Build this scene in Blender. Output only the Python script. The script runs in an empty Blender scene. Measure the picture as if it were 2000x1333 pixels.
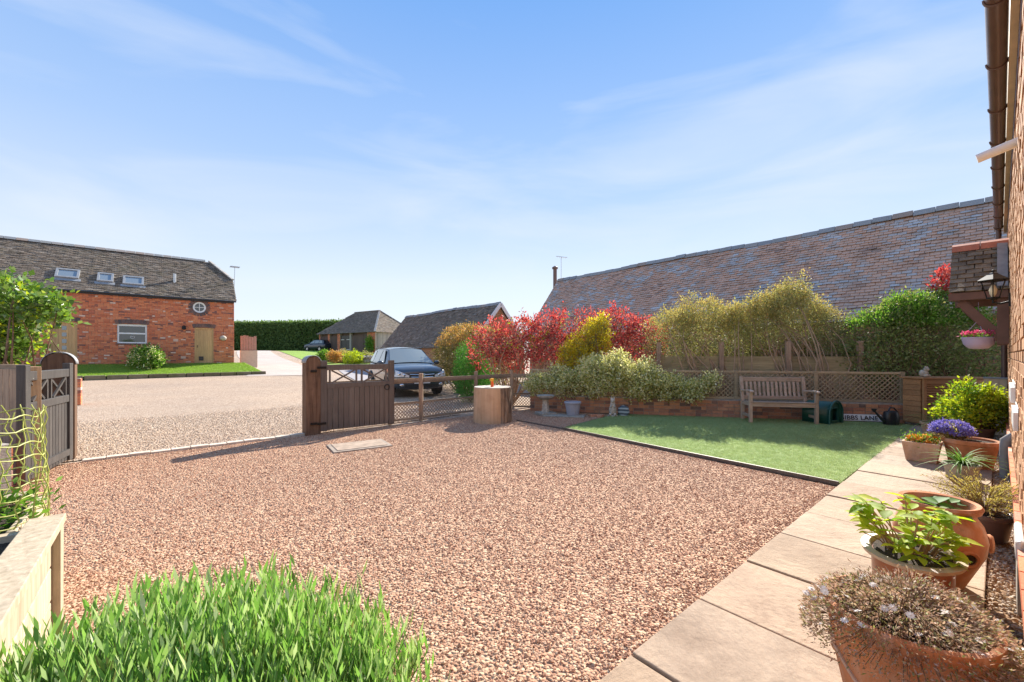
import bpy, bmesh, math, random
import numpy as np
from mathutils import Vector, Matrix, noise as mnoise

R = math.radians
SC = bpy.context.scene
C = SC.collection

# ------------------------------------------------------------------ camera
F, HC, HY = 810.0, 1.4, 693.0          # focal length in photo pixels, eye height, horizon row
cam_d = bpy.data.cameras.new('camera')
cam = bpy.data.objects.new('camera', cam_d); C.objects.link(cam)
cam.location = (0, 0, HC); cam.rotation_euler = (R(90), 0, 0)
cam_d.sensor_width = 36; cam_d.lens = F / 2000 * 36
cam_d.shift_y = (HY - 666.5) / 2000
cam_d.clip_start = 0.02; cam_d.clip_end = 3000
SC.camera = cam

# ------------------------------------------------------------------ sky + sun
SUN_AZ, SUN_EL = R(26), R(34)
world = bpy.data.worlds.new('World'); SC.world = world; world.use_nodes = True
wn, wl = world.node_tree.nodes, world.node_tree.links
wn.clear()
w_out = wn.new('ShaderNodeOutputWorld'); w_bg = wn.new('ShaderNodeBackground')
w_sky = wn.new('ShaderNodeTexSky'); w_sky.sky_type = 'NISHITA'; w_sky.sun_disc = False
w_sky.sun_elevation = SUN_EL; w_sky.sun_rotation = SUN_AZ
w_sky.air_density = 1.0; w_sky.dust_density = 0.0; w_sky.ozone_density = 2.0
w_tc = wn.new('ShaderNodeTexCoord'); w_map = wn.new('ShaderNodeMapping')
w_map.inputs['Rotation'].default_value = (R(8), R(-14), R(20)); w_map.inputs['Scale'].default_value = (1.1, 1.6, 5.5)
w_n1 = wn.new('ShaderNodeTexNoise'); w_n1.inputs['Scale'].default_value = 1.5; w_n1.inputs['Detail'].default_value = 9
w_n1.inputs['Roughness'].default_value = 0.52; w_n1.inputs['Distortion'].default_value = 0.5
w_r = wn.new('ShaderNodeValToRGB'); w_r.color_ramp.elements[0].position = 0.44; w_r.color_ramp.elements[1].position = 0.80
w_r.color_ramp.elements[1].color = (0.6, 0.6, 0.6, 1)
w_mix = wn.new('ShaderNodeMix'); w_mix.data_type = 'RGBA'
w_mix.inputs[7].default_value = (2.9, 3.05, 3.3, 1)
wl.new(w_tc.outputs['Generated'], w_map.inputs[0]); wl.new(w_map.outputs[0], w_n1.inputs['Vector'])
wl.new(w_n1.outputs['Fac'], w_r.inputs[0]); wl.new(w_r.outputs[0], w_mix.inputs[0])
# thin high veil over the whole sky: the same all round, from blue overhead to white at the horizon
w_sep = wn.new('ShaderNodeSeparateXYZ'); wl.new(w_tc.outputs['Generated'], w_sep.inputs[0])
w_v = wn.new('ShaderNodeValToRGB'); w_v.color_ramp.elements[0].position = 0.0; w_v.color_ramp.elements[0].color = (2.75/4, 2.88/4, 3.05/4, 1)
for p_, c_ in ((.16, (2.48,2.75,3.1)), (.39, (1.38,2.0,3.1)), (.66, (.62,1.38,2.9)), (1.0, (.5,1.2,2.75))):
    e_ = w_v.color_ramp.elements[-1] if p_ == 1.0 else w_v.color_ramp.elements.new(p_)
    e_.color = (c_[0]/4, c_[1]/4, c_[2]/4, 1)
wl.new(w_sep.outputs[2], w_v.inputs[0])
w_s4 = wn.new('ShaderNodeVectorMath'); w_s4.operation = 'SCALE'; w_s4.inputs['Scale'].default_value = 4.0; wl.new(w_v.outputs[0], w_s4.inputs[0])
w_veil = wn.new('ShaderNodeMix'); w_veil.data_type = 'RGBA'; w_veil.inputs[0].default_value = 0.92
wl.new(w_sky.outputs[0], w_veil.inputs[6]); wl.new(w_s4.outputs[0], w_veil.inputs[7])
wl.new(w_veil.outputs[2], w_mix.inputs[6]); wl.new(w_mix.outputs[2], w_bg.inputs[0])
w_bg.inputs[1].default_value = 0.10
wl.new(w_bg.outputs[0], w_out.inputs[0])
sun_d = bpy.data.lights.new('sun', 'SUN'); sun = bpy.data.objects.new('sun', sun_d); C.objects.link(sun)
S_DIR = Vector((math.sin(SUN_AZ) * math.cos(SUN_EL), math.cos(SUN_AZ) * math.cos(SUN_EL), math.sin(SUN_EL)))
sun.rotation_euler = (-S_DIR).to_track_quat('-Z', 'Y').to_euler(); sun.location = S_DIR * 60
sun_d.energy = 3.5; sun_d.angle = R(0.53); sun_d.color = (1.0, 0.93, 0.82)
SC.view_settings.view_transform = 'Standard'; SC.view_settings.look = 'None'
SC.view_settings.exposure = 1.65; SC.view_settings.gamma = 1.0; SC.view_settings.use_curve_mapping = False
SC.render.engine = 'CYCLES'
SC.cycles.use_denoising = True
SC.cycles.max_bounces = 6; SC.cycles.diffuse_bounces = 3; SC.cycles.transparent_max_bounces = 8
SC.cycles.caustics_reflective = False; SC.cycles.caustics_refractive = False

# ------------------------------------------------------------------ coordinates
TH = math.atan2(952.5, F)              # direction of the house wall, to the right of the view axis
su, cu = math.sin(TH), math.cos(TH)
RU = math.atan2(cu, su)                # rotation that turns local x onto u
RV = RU + math.pi / 2
def UV(u, v, z=0.0): return Vector((su * u - cu * v, cu * u + su * v, z))
def G(px, py, z=0.0):
    d = (HC - z) * F / (py - HY); return Vector(((px - 1000) / F * d, d, z))
def P(px, py, d): return Vector(((px - 1000) / F * d, d, HC - (py - HY) / F * d))
def sstep(a, b, x):
    t = min(1, max(0, (x - a) / (b - a))); return t * t * (3 - 2 * t)
def lerp(a, b, t): return a + (b - a) * t
ZP = [(-1e3, 0), (11, 0), (26.5, .22), (34, .55), (44, 1.1), (58, 1.85), (66, 1.95), (1e4, 1.95)]
def zt(x, y):
    v = -cu * x + su * y
    for (a, za), (b, zb) in zip(ZP, ZP[1:]):
        if v <= b: return za + (zb - za) * (v - a) / (b - a)
    return 1.95

# ------------------------------------------------------------------ mesh builder
class MB:
    def __init__(s): s.v = []; s.f = []
    def add(s, vs, fs):
        o = len(s.v); s.v.extend([tuple(p) for p in vs]); s.f.extend([tuple(i + o for i in f) for f in fs]); return s
    def box(s, c, d, rot=None):
        x, y, z = d[0] / 2, d[1] / 2, d[2] / 2; c = Vector(c)
        vs = [Vector(p) for p in ((-x,-y,-z),(x,-y,-z),(x,y,-z),(-x,y,-z),(-x,-y,z),(x,-y,z),(x,y,z),(-x,y,z))]
        if rot is not None: vs = [rot @ p for p in vs]
        return s.add([c + p for p in vs], [(0,3,2,1),(4,5,6,7),(0,1,5,4),(1,2,6,5),(2,3,7,6),(3,0,4,7)])
    def b2(s, x0, x1, y0, y1, z0, z1): return s.box(((x0+x1)/2,(y0+y1)/2,(z0+z1)/2), (abs(x1-x0),abs(y1-y0),abs(z1-z0)))
    def bar(s, a, b, w, h, up=(0,0,1)):
        a, b = Vector(a), Vector(b); d = b - a; L = d.length; d.normalize(); up = Vector(up)
        sd = d.cross(up)
        if sd.length < 1e-4: sd = d.cross(Vector((1,0,0)))
        sd.normalize(); n = sd.cross(d)
        return s.box((a + b) / 2, (L, w, h), Matrix((d, sd, n)).transposed())
    def tube(s, pts, r, n=8, cap=True, closed=False):
        pts = [Vector(p) for p in pts]; k = len(pts); rs = r if isinstance(r, (list, tuple)) else [r] * k
        vs = []; prev = None
        for i, p in enumerate(pts):
            t = (pts[(i+1) % k] - pts[i-1]) if closed else (pts[min(i+1,k-1)] - pts[max(i-1,0)])
            t.normalize()
            if prev is None:
                a = t.cross(Vector((0,0,1)))
                if a.length < 1e-3: a = t.cross(Vector((1,0,0)))
            else: a = prev - t * prev.dot(t)
            a.normalize(); prev = a; b = t.cross(a)
            for j in range(n):
                q = 2 * math.pi * j / n; vs.append(p + (a * math.cos(q) + b * math.sin(q)) * rs[i])
        fs = []
        for i in range(k if closed else k - 1):
            i2 = (i + 1) % k
            for j in range(n): fs.append((i*n+j, i*n+(j+1)%n, i2*n+(j+1)%n, i2*n+j))
        if cap and not closed: fs.append(tuple(range(n))[::-1]); fs.append(tuple((k-1)*n+j for j in range(n)))
        return s.add(vs, fs)
    def lathe(s, prof, n=32, c=(0,0,0), sx=1, sy=1, axis='z', cap=True):
        vs = []; fs = []; k = len(prof)
        for r, z in prof:
            for j in range(n):
                q = 2 * math.pi * j / n
                p = (r*math.cos(q)*sx, r*math.sin(q)*sy, z)
                if axis == 'x': p = (p[2], p[0], p[1])
                if axis == 'y': p = (p[0], p[2], p[1])
                vs.append((c[0]+p[0], c[1]+p[1], c[2]+p[2]))
        for i in range(k-1):
            for j in range(n): fs.append((i*n+j, i*n+(j+1)%n, (i+1)*n+(j+1)%n, (i+1)*n+j))
        if cap: fs.append(tuple(range(n))[::-1]); fs.append(tuple((k-1)*n+j for j in range(n)))
        return s.add(vs, fs)
    def prism(s, poly, a, b):            # polygon list of 3D points extruded by vector b-a
        d = Vector(b) - Vector(a); n = len(poly); p = [Vector(q) for q in poly]
        return s.add(p + [q + d for q in p], [tuple(range(n))[::-1], tuple(range(n, 2*n))] + [(i,(i+1)%n,(i+1)%n+n,i+n) for i in range(n)])
    def ell(s, c, r, n=10, m=7, rot=None):
        vs = []; fs = []; c = Vector(c)
        for i in range(m+1):
            a = math.pi * i / m
            for j in range(n):
                q = 2*math.pi*j/n; p = Vector((r[0]*math.sin(a)*math.cos(q), r[1]*math.sin(a)*math.sin(q), r[2]*math.cos(a)))
                if rot is not None: p = rot @ p
                vs.append(c + p)
        for i in range(m):
            for j in range(n): fs.append((i*n+j, (i+1)*n+j, (i+1)*n+(j+1)%n, i*n+(j+1)%n))
        return s.add(vs, fs)
    def grid(s, fn, n, m):
        vs = [fn(i/n, j/m) for j in range(m+1) for i in range(n+1)]
        return s.add(vs, [(j*(n+1)+i, j*(n+1)+i+1, (j+1)*(n+1)+i+1, (j+1)*(n+1)+i) for j in range(m) for i in range(n)])
    def mesh(s, name):
        me = bpy.data.meshes.new(name); me.from_pydata(s.v, [], s.f); me.validate(); return me
    def build(s, name, mat, parent=None, smooth=False, bevel=0, kind=None):
        me = s.mesh(name); o = link(name, me, mat, parent)
        if smooth:
            bm = bmesh.new(); bm.from_mesh(me); bmesh.ops.recalc_face_normals(bm, faces=bm.faces); bm.to_mesh(me); bm.free()
            me.shade_smooth()
            if smooth != 'all':
                me.set_sharp_from_angle(angle=R(40))
        if bevel:
            m = o.modifiers.new('bevel', 'BEVEL'); m.width = bevel; m.segments = 2; m.limit_method = 'ANGLE'; m.harden_normals = False
        if kind: o['kind'] = kind
        return o

def link(name, me, mat=None, parent=None):
    o = bpy.data.objects.new(name, me); C.objects.link(o)
    if mat is not None and not me.materials: me.materials.append(mat)
    if parent is not None: o.parent = parent
    return o
def tag(o, label, cat, group=None):
    o['label'] = label; o['category'] = cat
    if group: o['group'] = group
    return o
def thing(name, label, cat, loc=(0,0,0), rz=0, group=None):
    o = bpy.data.objects.new(name, None); C.objects.link(o); o.location = loc; o.rotation_euler = (0,0,rz)
    o.empty_display_size = 0.1
    return tag(o, label, cat, group)
def structure(o): o['kind'] = 'structure'; return o
def np_mesh(name, V, Q):
    me = bpy.data.meshes.new(name); n, k = Q.shape
    me.vertices.add(len(V)); me.vertices.foreach_set('co', V.astype(np.float32).ravel())
    me.loops.add(n*k); me.loops.foreach_set('vertex_index', Q.astype(np.int32).ravel())
    me.polygons.add(n); me.polygons.foreach_set('loop_start', np.arange(0, n*k, k, dtype=np.int32))
    me.update(calc_edges=True); return me

# ------------------------------------------------------------------ materials
def col(c): return (c[0], c[1], c[2], 1)
def new_mat(name):
    m = bpy.data.materials.new(name); m.use_nodes = True; nt = m.node_tree; nt.nodes.clear()
    o = nt.nodes.new('ShaderNodeOutputMaterial'); b = nt.nodes.new('ShaderNodeBsdfPrincipled'); nt.links.new(b.outputs[0], o.inputs[0])
    return m, nt, b, o
def ramp(nt, fac, cols, pos=None):
    r = nt.nodes.new('ShaderNodeValToRGB'); e = r.color_ramp.elements
    n = len(cols)
    while len(e) < n: e.new(0.5)
    for i, c in enumerate(cols): e[i].position = pos[i] if pos else i/(n-1); e[i].color = col(c)
    nt.links.new(fac, r.inputs[0]); return r.outputs[0]
def math_n(nt, op, a, b=None, c=None):
    n = nt.nodes.new('ShaderNodeMath'); n.operation = op
    for i, x in enumerate((a, b, c)):
        if x is None: continue
        if isinstance(x, (int, float)): n.inputs[i].default_value = x
        else: nt.links.new(x, n.inputs[i])
    return n.outputs[0]
def rnd(nt):          # one random number per piece, whether the pieces are objects, instances or islands of one mesh
    g = nt.nodes.new('ShaderNodeNewGeometry'); o = nt.nodes.new('ShaderNodeObjectInfo')
    return math_n(nt, 'FRACT', math_n(nt, 'ADD', g.outputs['Random Per Island'], o.outputs['Random']))
def coords(nt, scale=(1,1,1), kind='Object', jitter=True):
    t = nt.nodes.new('ShaderNodeTexCoord'); m = nt.nodes.new('ShaderNodeMapping'); m.inputs['Scale'].default_value = scale
    nt.links.new(t.outputs[kind], m.inputs[0])
    if jitter:
        o = nt.nodes.new('ShaderNodeObjectInfo'); x = math_n(nt, 'MULTIPLY', o.outputs['Random'], 37.0)
        nt.links.new(x, m.inputs['Location'])
    return m.outputs[0]
def noise(nt, vec, scale, detail=4, rough=0.55, dist=0):
    n = nt.nodes.new('ShaderNodeTexNoise'); n.inputs['Scale'].default_value = scale; n.inputs['Detail'].default_value = detail
    n.inputs['Roughness'].default_value = rough; n.inputs['Distortion'].default_value = dist
    if vec is not None: nt.links.new(vec, n.inputs['Vector'])
    return n.outputs['Fac']
def mixc(nt, f, a, b, mode='MIX'):
    n = nt.nodes.new('ShaderNodeMix'); n.data_type = 'RGBA'; n.blend_type = mode
    for s, x in ((0, f), (6, a), (7, b)):
        if isinstance(x, (int, float)): n.inputs[s].default_value = x
        elif isinstance(x, (tuple, list)): n.inputs[s].default_value = col(x)
        else: nt.links.new(x, n.inputs[s])
    return n.outputs[2]
def bump(nt, b, h, strength=0.4, dist=0.01):
    n = nt.nodes.new('ShaderNodeBump'); n.inputs['Strength'].default_value = strength; n.inputs['Distance'].default_value = dist
    nt.links.new(h, n.inputs['Height']); nt.links.new(n.outputs[0], b.inputs['Normal'])
def m_plain(name, c, rough=0.6, metal=0, var=0.12, spec=0.5, nscale=9, bmp=0.0):
    m, nt, b, o = new_mat(name); v = coords(nt)
    n = noise(nt, v, nscale, 5)
    lo = tuple(x*(1-var) for x in c); hi = tuple(min(1, x*(1+var)) for x in c)
    nt.links.new(ramp(nt, n, [lo, c, hi], [.3,.5,.7]), b.inputs['Base Color'])
    b.inputs['Roughness'].default_value = rough; b.inputs['Metallic'].default_value = metal; b.inputs['Specular IOR Level'].default_value = spec
    if bmp: bump(nt, b, noise(nt, v, nscale*4, 6), bmp, 0.01)
    return m
def m_wood(name, c1, c2, axis='z', rough=0.75, dirt=(.1,.1,.09), dirtamt=.35, gs=38):
    m, nt, b, o = new_mat(name)
    s = {'x': (.06,1,1), 'y': (1,.06,1), 'z': (1,1,.06)}[axis]
    v = coords(nt, s); g = noise(nt, v, gs, 7, .6, .4)
    w = coords(nt); d = noise(nt, w, 5, 6, .65)
    cc = ramp(nt, g, [c1, tuple((p+q)/2 for p, q in zip(c1, c2)), c2], [.33,.5,.68])
    r = rnd(nt); cc = mixc(nt, 1.0, cc, ramp(nt, r, [(.78,.78,.78),(1.12,1.1,1.08)]), 'MULTIPLY')
    f = math_n(nt, 'MULTIPLY', ramp(nt, d, [(0,0,0),(1,1,1)], [.5,.75]), dirtamt)
    cc = mixc(nt, f, cc, dirt); nt.links.new(cc, b.inputs['Base Color'])
    b.inputs['Roughness'].default_value = rough; b.inputs['Specular IOR Level'].default_value = .3
    bump(nt, b, g, .35, .006); return m
def m_pieces(name, cols, pos=None, stain=(.05,.05,.045), stain_amt=.5, stain_scale=3, rough=.85, fine=60, spec=.3, stain_at=(.5,.72), lichen=None, cluster=0):
    m, nt, b, o = new_mat(name); r = rnd(nt)
    t = nt.nodes.new('ShaderNodeNewGeometry'); wv = t.outputs['Position']
    if cluster: r = math_n(nt, 'ADD', math_n(nt, 'MULTIPLY', r, 1-cluster), math_n(nt, 'MULTIPLY', ramp(nt, noise(nt, wv, .9, 3, .6), [(0,0,0),(1,1,1)], [.36,.64]), cluster))
    cc = ramp(nt, r, cols, pos)
    f = noise(nt, wv, fine, 5, .7); cc = mixc(nt, 1.0, cc, ramp(nt, f, [(.72,.72,.72),(1.2,1.2,1.2)], [.3,.7]), 'MULTIPLY')
    s = noise(nt, wv, stain_scale, 7, .65); k = math_n(nt, 'MULTIPLY', ramp(nt, s, [(0,0,0),(1,1,1)], list(stain_at)), stain_amt)
    cc = mixc(nt, k, cc, stain)
    if lichen:
        l = noise(nt, wv, lichen[1], 6, .7); cc = mixc(nt, ramp(nt, l, [(0,0,0),(1,1,1)], [lichen[2], lichen[2]+.07]), cc, lichen[0])
    nt.links.new(cc, b.inputs['Base Color']); b.inputs['Roughness'].default_value = rough; b.inputs['Specular IOR Level'].default_value = spec
    bump(nt, b, f, .5, .006); return m
def m_leaf(name, cols, pos=None, trans=.4, rough=.6, spec=.2, tint=(1.15,1.25,.6)):
    m, nt, b, o = new_mat(name); r = rnd(nt); cc = ramp(nt, r, cols, pos)
    nt.links.new(cc, b.inputs['Base Color']); b.inputs['Roughness'].default_value = rough; b.inputs['Specular IOR Level'].default_value = spec
    t = nt.nodes.new('ShaderNodeBsdfTranslucent'); nt.links.new(mixc(nt, 1.0, cc, tint, 'MULTIPLY'), t.inputs[0])
    mx = nt.nodes.new('ShaderNodeMixShader'); mx.inputs[0].default_value = trans
    nt.links.new(b.outputs[0], mx.inputs[1]); nt.links.new(t.outputs[0], mx.inputs[2]); nt.links.new(mx.outputs[0], o.inputs[0]); return m
def m_glass(name, c=(.03,.035,.04), rough=.03):
    m, nt, b, o = new_mat(name); b.inputs['Base Color'].default_value = col(c); b.inputs['Roughness'].default_value = rough
    b.inputs['Specular IOR Level'].default_value = .9; b.inputs['Coat Weight'].default_value = .6; b.inputs['Coat Roughness'].default_value = .02; return m
M = {}
M['mortar'] = m_plain('mortar', (.38,.33,.28), .95, var=.25, nscale=14, bmp=.5)
M['brick'] = m_pieces('red_brick', [(.22,.115,.10),(.56,.165,.085),(.71,.225,.105),(.76,.285,.14),(.62,.19,.105),(.80,.60,.48)], [0,.12,.4,.7,.92,1], stain=(.55,.45,.38), stain_amt=.2, stain_scale=2.2, stain_at=(.56,.78))
M['brick_wall'] = m_pieces('old_brick', [(.19,.14,.12),(.46,.21,.135),(.58,.27,.155),(.62,.32,.185),(.38,.20,.135)], [0,.2,.5,.8,1], stain=(.17,.14,.115), stain_amt=.55, stain_scale=3.5)
M['brick_warm'] = m_pieces('warm_brick', [(.36,.17,.08),(.48,.25,.12),(.55,.31,.16),(.42,.20,.10)], None, stain=(.5,.38,.25), stain_amt=.5, stain_scale=5)
M['brick_blue'] = m_pieces('blue_brick', [(.12,.09,.09),(.18,.12,.11),(.24,.13,.10)], None)
M['tile_barn'] = m_pieces('barn_tile', [(.32,.215,.165),(.53,.345,.25),(.61,.385,.27),(.54,.37,.275),(.47,.385,.33),(.47,.46,.46),(.57,.57,.57)], [0,.2,.4,.55,.66,.8,1], stain=(.16,.125,.10), stain_amt=.5, stain_scale=1.6, rough=.6, spec=.5, lichen=((.40,.40,.36), 24, .72), cluster=.42)
M['tile_old'] = m_pieces('mossy_tile', [(.13,.105,.08),(.21,.165,.125),(.26,.20,.15),(.19,.165,.14),(.34,.28,.22)], None, stain=(.15,.14,.085), stain_amt=.5, stain_scale=1.3, rough=.9, lichen=((.38,.36,.30), 20, .66))
M['tile_canopy'] = m_pieces('canopy_tile', [(.17,.13,.09),(.24,.19,.13),(.29,.23,.16)], None, stain=(.06,.055,.045), stain_amt=.75, stain_scale=7)
M['ridge_red'] = m_plain('red_ridge', (.46,.17,.11), .8, var=.15)
M['ridge_blue'] = m_pieces('ridge_tile', [(.26,.27,.28),(.32,.32,.31),(.34,.26,.21)], None, stain=(.2,.19,.15))
M['dark_timber'] = m_wood('dark_painted_timber', (.128,.100,.082), (.185,.152,.128), 'z', .5, (.24,.20,.17), .25)
M['black_timber'] = m_wood('charcoal_painted_timber', (.058,.053,.051), (.095,.088,.084), 'z', .42, (.14,.13,.12), .2)
M['post_wood'] = m_wood('weathered_oak_post', (.10,.055,.032), (.24,.14,.085), 'z', .85, (.06,.04,.03), .6, 26)
M['lead'] = m_plain('lead_capping', (.30,.31,.32), .6, .1, .2)
M['fence_wood'] = m_wood('fence_wood', (.28,.195,.13), (.44,.325,.22), 'x', .85, (.10,.09,.07), .5)
M['fence_wood_z'] = m_wood('fence_wood_upright', (.30,.20,.135), (.48,.34,.235), 'z', .85, (.10,.09,.07), .5)
M['trellis'] = m_wood('trellis_wood', (.36,.275,.175), (.54,.42,.275), 'x', .85, (.10,.10,.06), .4)
M['panel'] = m_wood('panel_wood', (.36,.28,.15), (.54,.43,.24), 'x', .85, (.14,.13,.07), .4)
M['bench'] = m_wood('weathered_teak', (.40,.285,.21), (.58,.45,.345), 'z', .75, (.13,.10,.08), .4)
M['bench_x'] = m_wood('weathered_teak_rail', (.40,.285,.21), (.58,.45,.345), 'x', .75, (.13,.10,.08), .4)
M['cedar'] = m_wood('orange_cedar', (.36,.175,.075), (.52,.27,.125), 'x', .6, (.2,.09,.04), .3)
M['oak'] = m_wood('light_oak', (.54,.32,.145), (.68,.44,.22), 'z', .55, (.45,.26,.11), .3)
M['grey_boards'] = m_wood('grey_boards', (.34,.32,.28), (.52,.49,.43), 'z', .85, (.2,.19,.17), .3)
M['door_brown'] = m_wood('brown_doors', (.10,.07,.06), (.17,.12,.10), 'z', .7, (.14,.10,.08), .3)
M['sleeper'] = m_wood('pale_planter_timber', (.36,.29,.20), (.58,.48,.35), 'y', .8, (.22,.20,.16), .55, 30)
M['sleeper_z'] = m_wood('pale_planter_post', (.36,.29,.20), (.58,.48,.35), 'z', .8, (.22,.20,.16), .4, 30)
M['brown_paint'] = m_plain('brown_paint', (.15,.075,.055), .55, var=.15)
M['gutter'] = m_plain('brown_plastic', (.125,.075,.062), .32, var=.1)
M['white'] = m_plain('white_upvc', (.78,.78,.77), .35, var=.04)
M['cream'] = m_plain('cream_board', (.62,.50,.36), .6, var=.1)
M['iron'] = m_plain('black_iron', (.02,.02,.021), .4, .6)
M['black'] = m_plain('black_plastic', (.022,.024,.028), .35)
M['chrome'] = m_plain('chrome', (.75,.76,.78), .12, 1.0, .02)
M['steel'] = m_plain('galvanised', (.55,.56,.57), .35, .8, .1)
M['glass'] = m_glass('window_glass')
M['roofglass'] = m_glass('rooflight_glass', (.22,.26,.28), .06)
def m_terra(name, c, bloom):
    m, nt, b, o = new_mat(name); v = coords(nt); n = noise(nt, v, 5, 6, .6)
    cc = ramp(nt, n, [tuple(x*.72 for x in c), c, tuple(min(1,x*1.22) for x in c)], [.3,.5,.7])
    w = coords(nt, (1,1,.25)); k = math_n(nt, 'MULTIPLY', ramp(nt, noise(nt, w, 7, 8, .7), [(0,0,0),(1,1,1)], [.5,.68]), bloom)
    cc = mixc(nt, k, cc, (.66,.52,.42)); d = ramp(nt, noise(nt, v, 13, 7, .7), [(0,0,0),(1,1,1)], [.6,.74])
    cc = mixc(nt, math_n(nt, 'MULTIPLY', d, .5), cc, (.16,.10,.06)); nt.links.new(cc, b.inputs['Base Color'])
    b.inputs['Roughness'].default_value = .88; b.inputs['Specular IOR Level'].default_value = .25; bump(nt, b, noise(nt, v, 40, 6, .7), .4, .006); return m
M['terracotta'] = m_terra('terracotta', (.52,.215,.10), .55)
M['terracotta_pale'] = m_terra('pale_terracotta', (.54,.33,.22), .6)
M['glaze'] = m_plain('brown_glaze', (.27,.095,.04), .3, var=.25, nscale=7)
M['glaze_rim'] = m_plain('cream_glaze', (.48,.38,.26), .5, var=.2)
M['soil'] = m_plain('dark_soil', (.045,.030,.020), .95, var=.5, nscale=40, bmp=1.0)
M['stone'] = m_plain('grey_stone', (.36,.32,.26), .9, var=.3, nscale=18, bmp=.5)
M['statue'] = m_plain('pale_stone', (.50,.44,.36), .9, var=.35, nscale=22, bmp=.5)
M['grey_plastic'] = m_plain('grey_plastic', (.36,.37,.42), .5, var=.06)
M['lilac'] = m_plain('lilac_plastic', (.52,.45,.66), .4, var=.05)
M['green_plastic'] = m_plain('green_plastic', (.014,.085,.068), .35, var=.12)
M['net'] = m_plain('yellow_green_mesh', (.38,.40,.09), .55, var=.2)
M['twig'] = m_plain('twig', (.20,.125,.075), .9, var=.35)
M['twig_pale'] = m_plain('pale_twig', (.40,.26,.155), .9, var=.3)
M['stem_green'] = m_plain('green_stem', (.16,.24,.06), .7)
M['yellow'] = m_plain('yellow_plastic', (.85,.42,.03), .4); M['orange'] = m_plain('orange_plastic', (.85,.12,.02), .4)

# ------------------------------------------------------------------ scattering
def template(name, mb, mat):
    me = mb.mesh(name); me.materials.append(mat); return bpy.data.objects.new(name, me)   # never linked: only instanced
def scatter(sheet, inst, density, smin, smax, seed=0, flat=False, fade=None):
    ng = bpy.data.node_groups.new('scatter', 'GeometryNodeTree')
    ng.interface.new_socket('Geometry', in_out='INPUT', socket_type='NodeSocketGeometry')
    ng.interface.new_socket('Geometry', in_out='OUTPUT', socket_type='NodeSocketGeometry')
    N, L = ng.nodes, ng.links
    gi = N.new('NodeGroupInput'); go = N.new('NodeGroupOutput'); dp = N.new('GeometryNodeDistributePointsOnFaces')
    dp.inputs['Density'].default_value = density; dp.inputs['Seed'].default_value = seed
    oi = N.new('GeometryNodeObjectInfo'); oi.inputs['Object'].default_value = inst; oi.inputs['As Instance'].default_value = True
    ip = N.new('GeometryNodeInstanceOnPoints'); rr = N.new('FunctionNodeRandomValue'); rr.data_type = 'FLOAT_VECTOR'
    rr.inputs[0].default_value = (-.25,-.25,0) if flat else (0,0,0); rr.inputs[1].default_value = (.25,.25,6.283) if flat else (6.283,6.283,6.283)
    rs = N.new('FunctionNodeRandomValue'); rs.data_type = 'FLOAT_VECTOR'
    rs.inputs[0].default_value = (smin,)*3; rs.inputs[1].default_value = (smax,)*3; rs.inputs['Seed'].default_value = 5
    jn = N.new('GeometryNodeJoinGeometry')
    if fade:
        po = N.new('GeometryNodeInputPosition'); dt = N.new('ShaderNodeVectorMath'); dt.operation = 'DOT_PRODUCT'; dt.inputs[1].default_value = (-cu, su, 0)
        mr = N.new('ShaderNodeMapRange'); mr.inputs['From Min'].default_value = fade[0]; mr.inputs['From Max'].default_value = fade[1]; mr.inputs['To Min'].default_value = density; mr.inputs['To Max'].default_value = 0
        L.new(po.outputs[0], dt.inputs[0]); L.new(dt.outputs['Value'], mr.inputs['Value']); L.new(mr.outputs[0], dp.inputs['Density'])
    L.new(gi.outputs[0], dp.inputs['Mesh']); L.new(dp.outputs['Points'], ip.inputs['Points']); L.new(oi.outputs['Geometry'], ip.inputs['Instance'])
    L.new(rr.outputs[0], ip.inputs['Rotation']); L.new(rs.outputs[0], ip.inputs['Scale'])
    L.new(gi.outputs[0], jn.inputs[0]); L.new(ip.outputs[0], jn.inputs[0]); L.new(jn.outputs[0], go.inputs[0])
    m = sheet.modifiers.new('scatter', 'NODES'); m.node_group = ng
def rock(seed, flat=.62):
    rg = random.Random(seed); bm = bmesh.new(); bmesh.ops.create_icosphere(bm, subdivisions=1, radius=1)
    mb = MB(); vs = [(v.co.x*rg.uniform(.65,1.15), v.co.y*rg.uniform(.6,1.0), v.co.z*flat*rg.uniform(.7,1.1)) for v in bm.verts]
    fs = [tuple(v.index for v in f.verts) for f in bm.faces]; bm.free(); return mb.add(vs, fs)
def poly_sheet(name, pts, mat, z=None, sub=0):
    bm = bmesh.new(); vs = [bm.verts.new(p) for p in pts]; f = bm.faces.new(vs); bm.normal_update()
    if f.normal.z < 0: bmesh.ops.reverse_faces(bm, faces=[f])
    bmesh.ops.triangulate(bm, faces=bm.faces[:]); me = bpy.data.meshes.new(name); bm.to_mesh(me); bm.free(); return link(name, me, mat)
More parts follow.
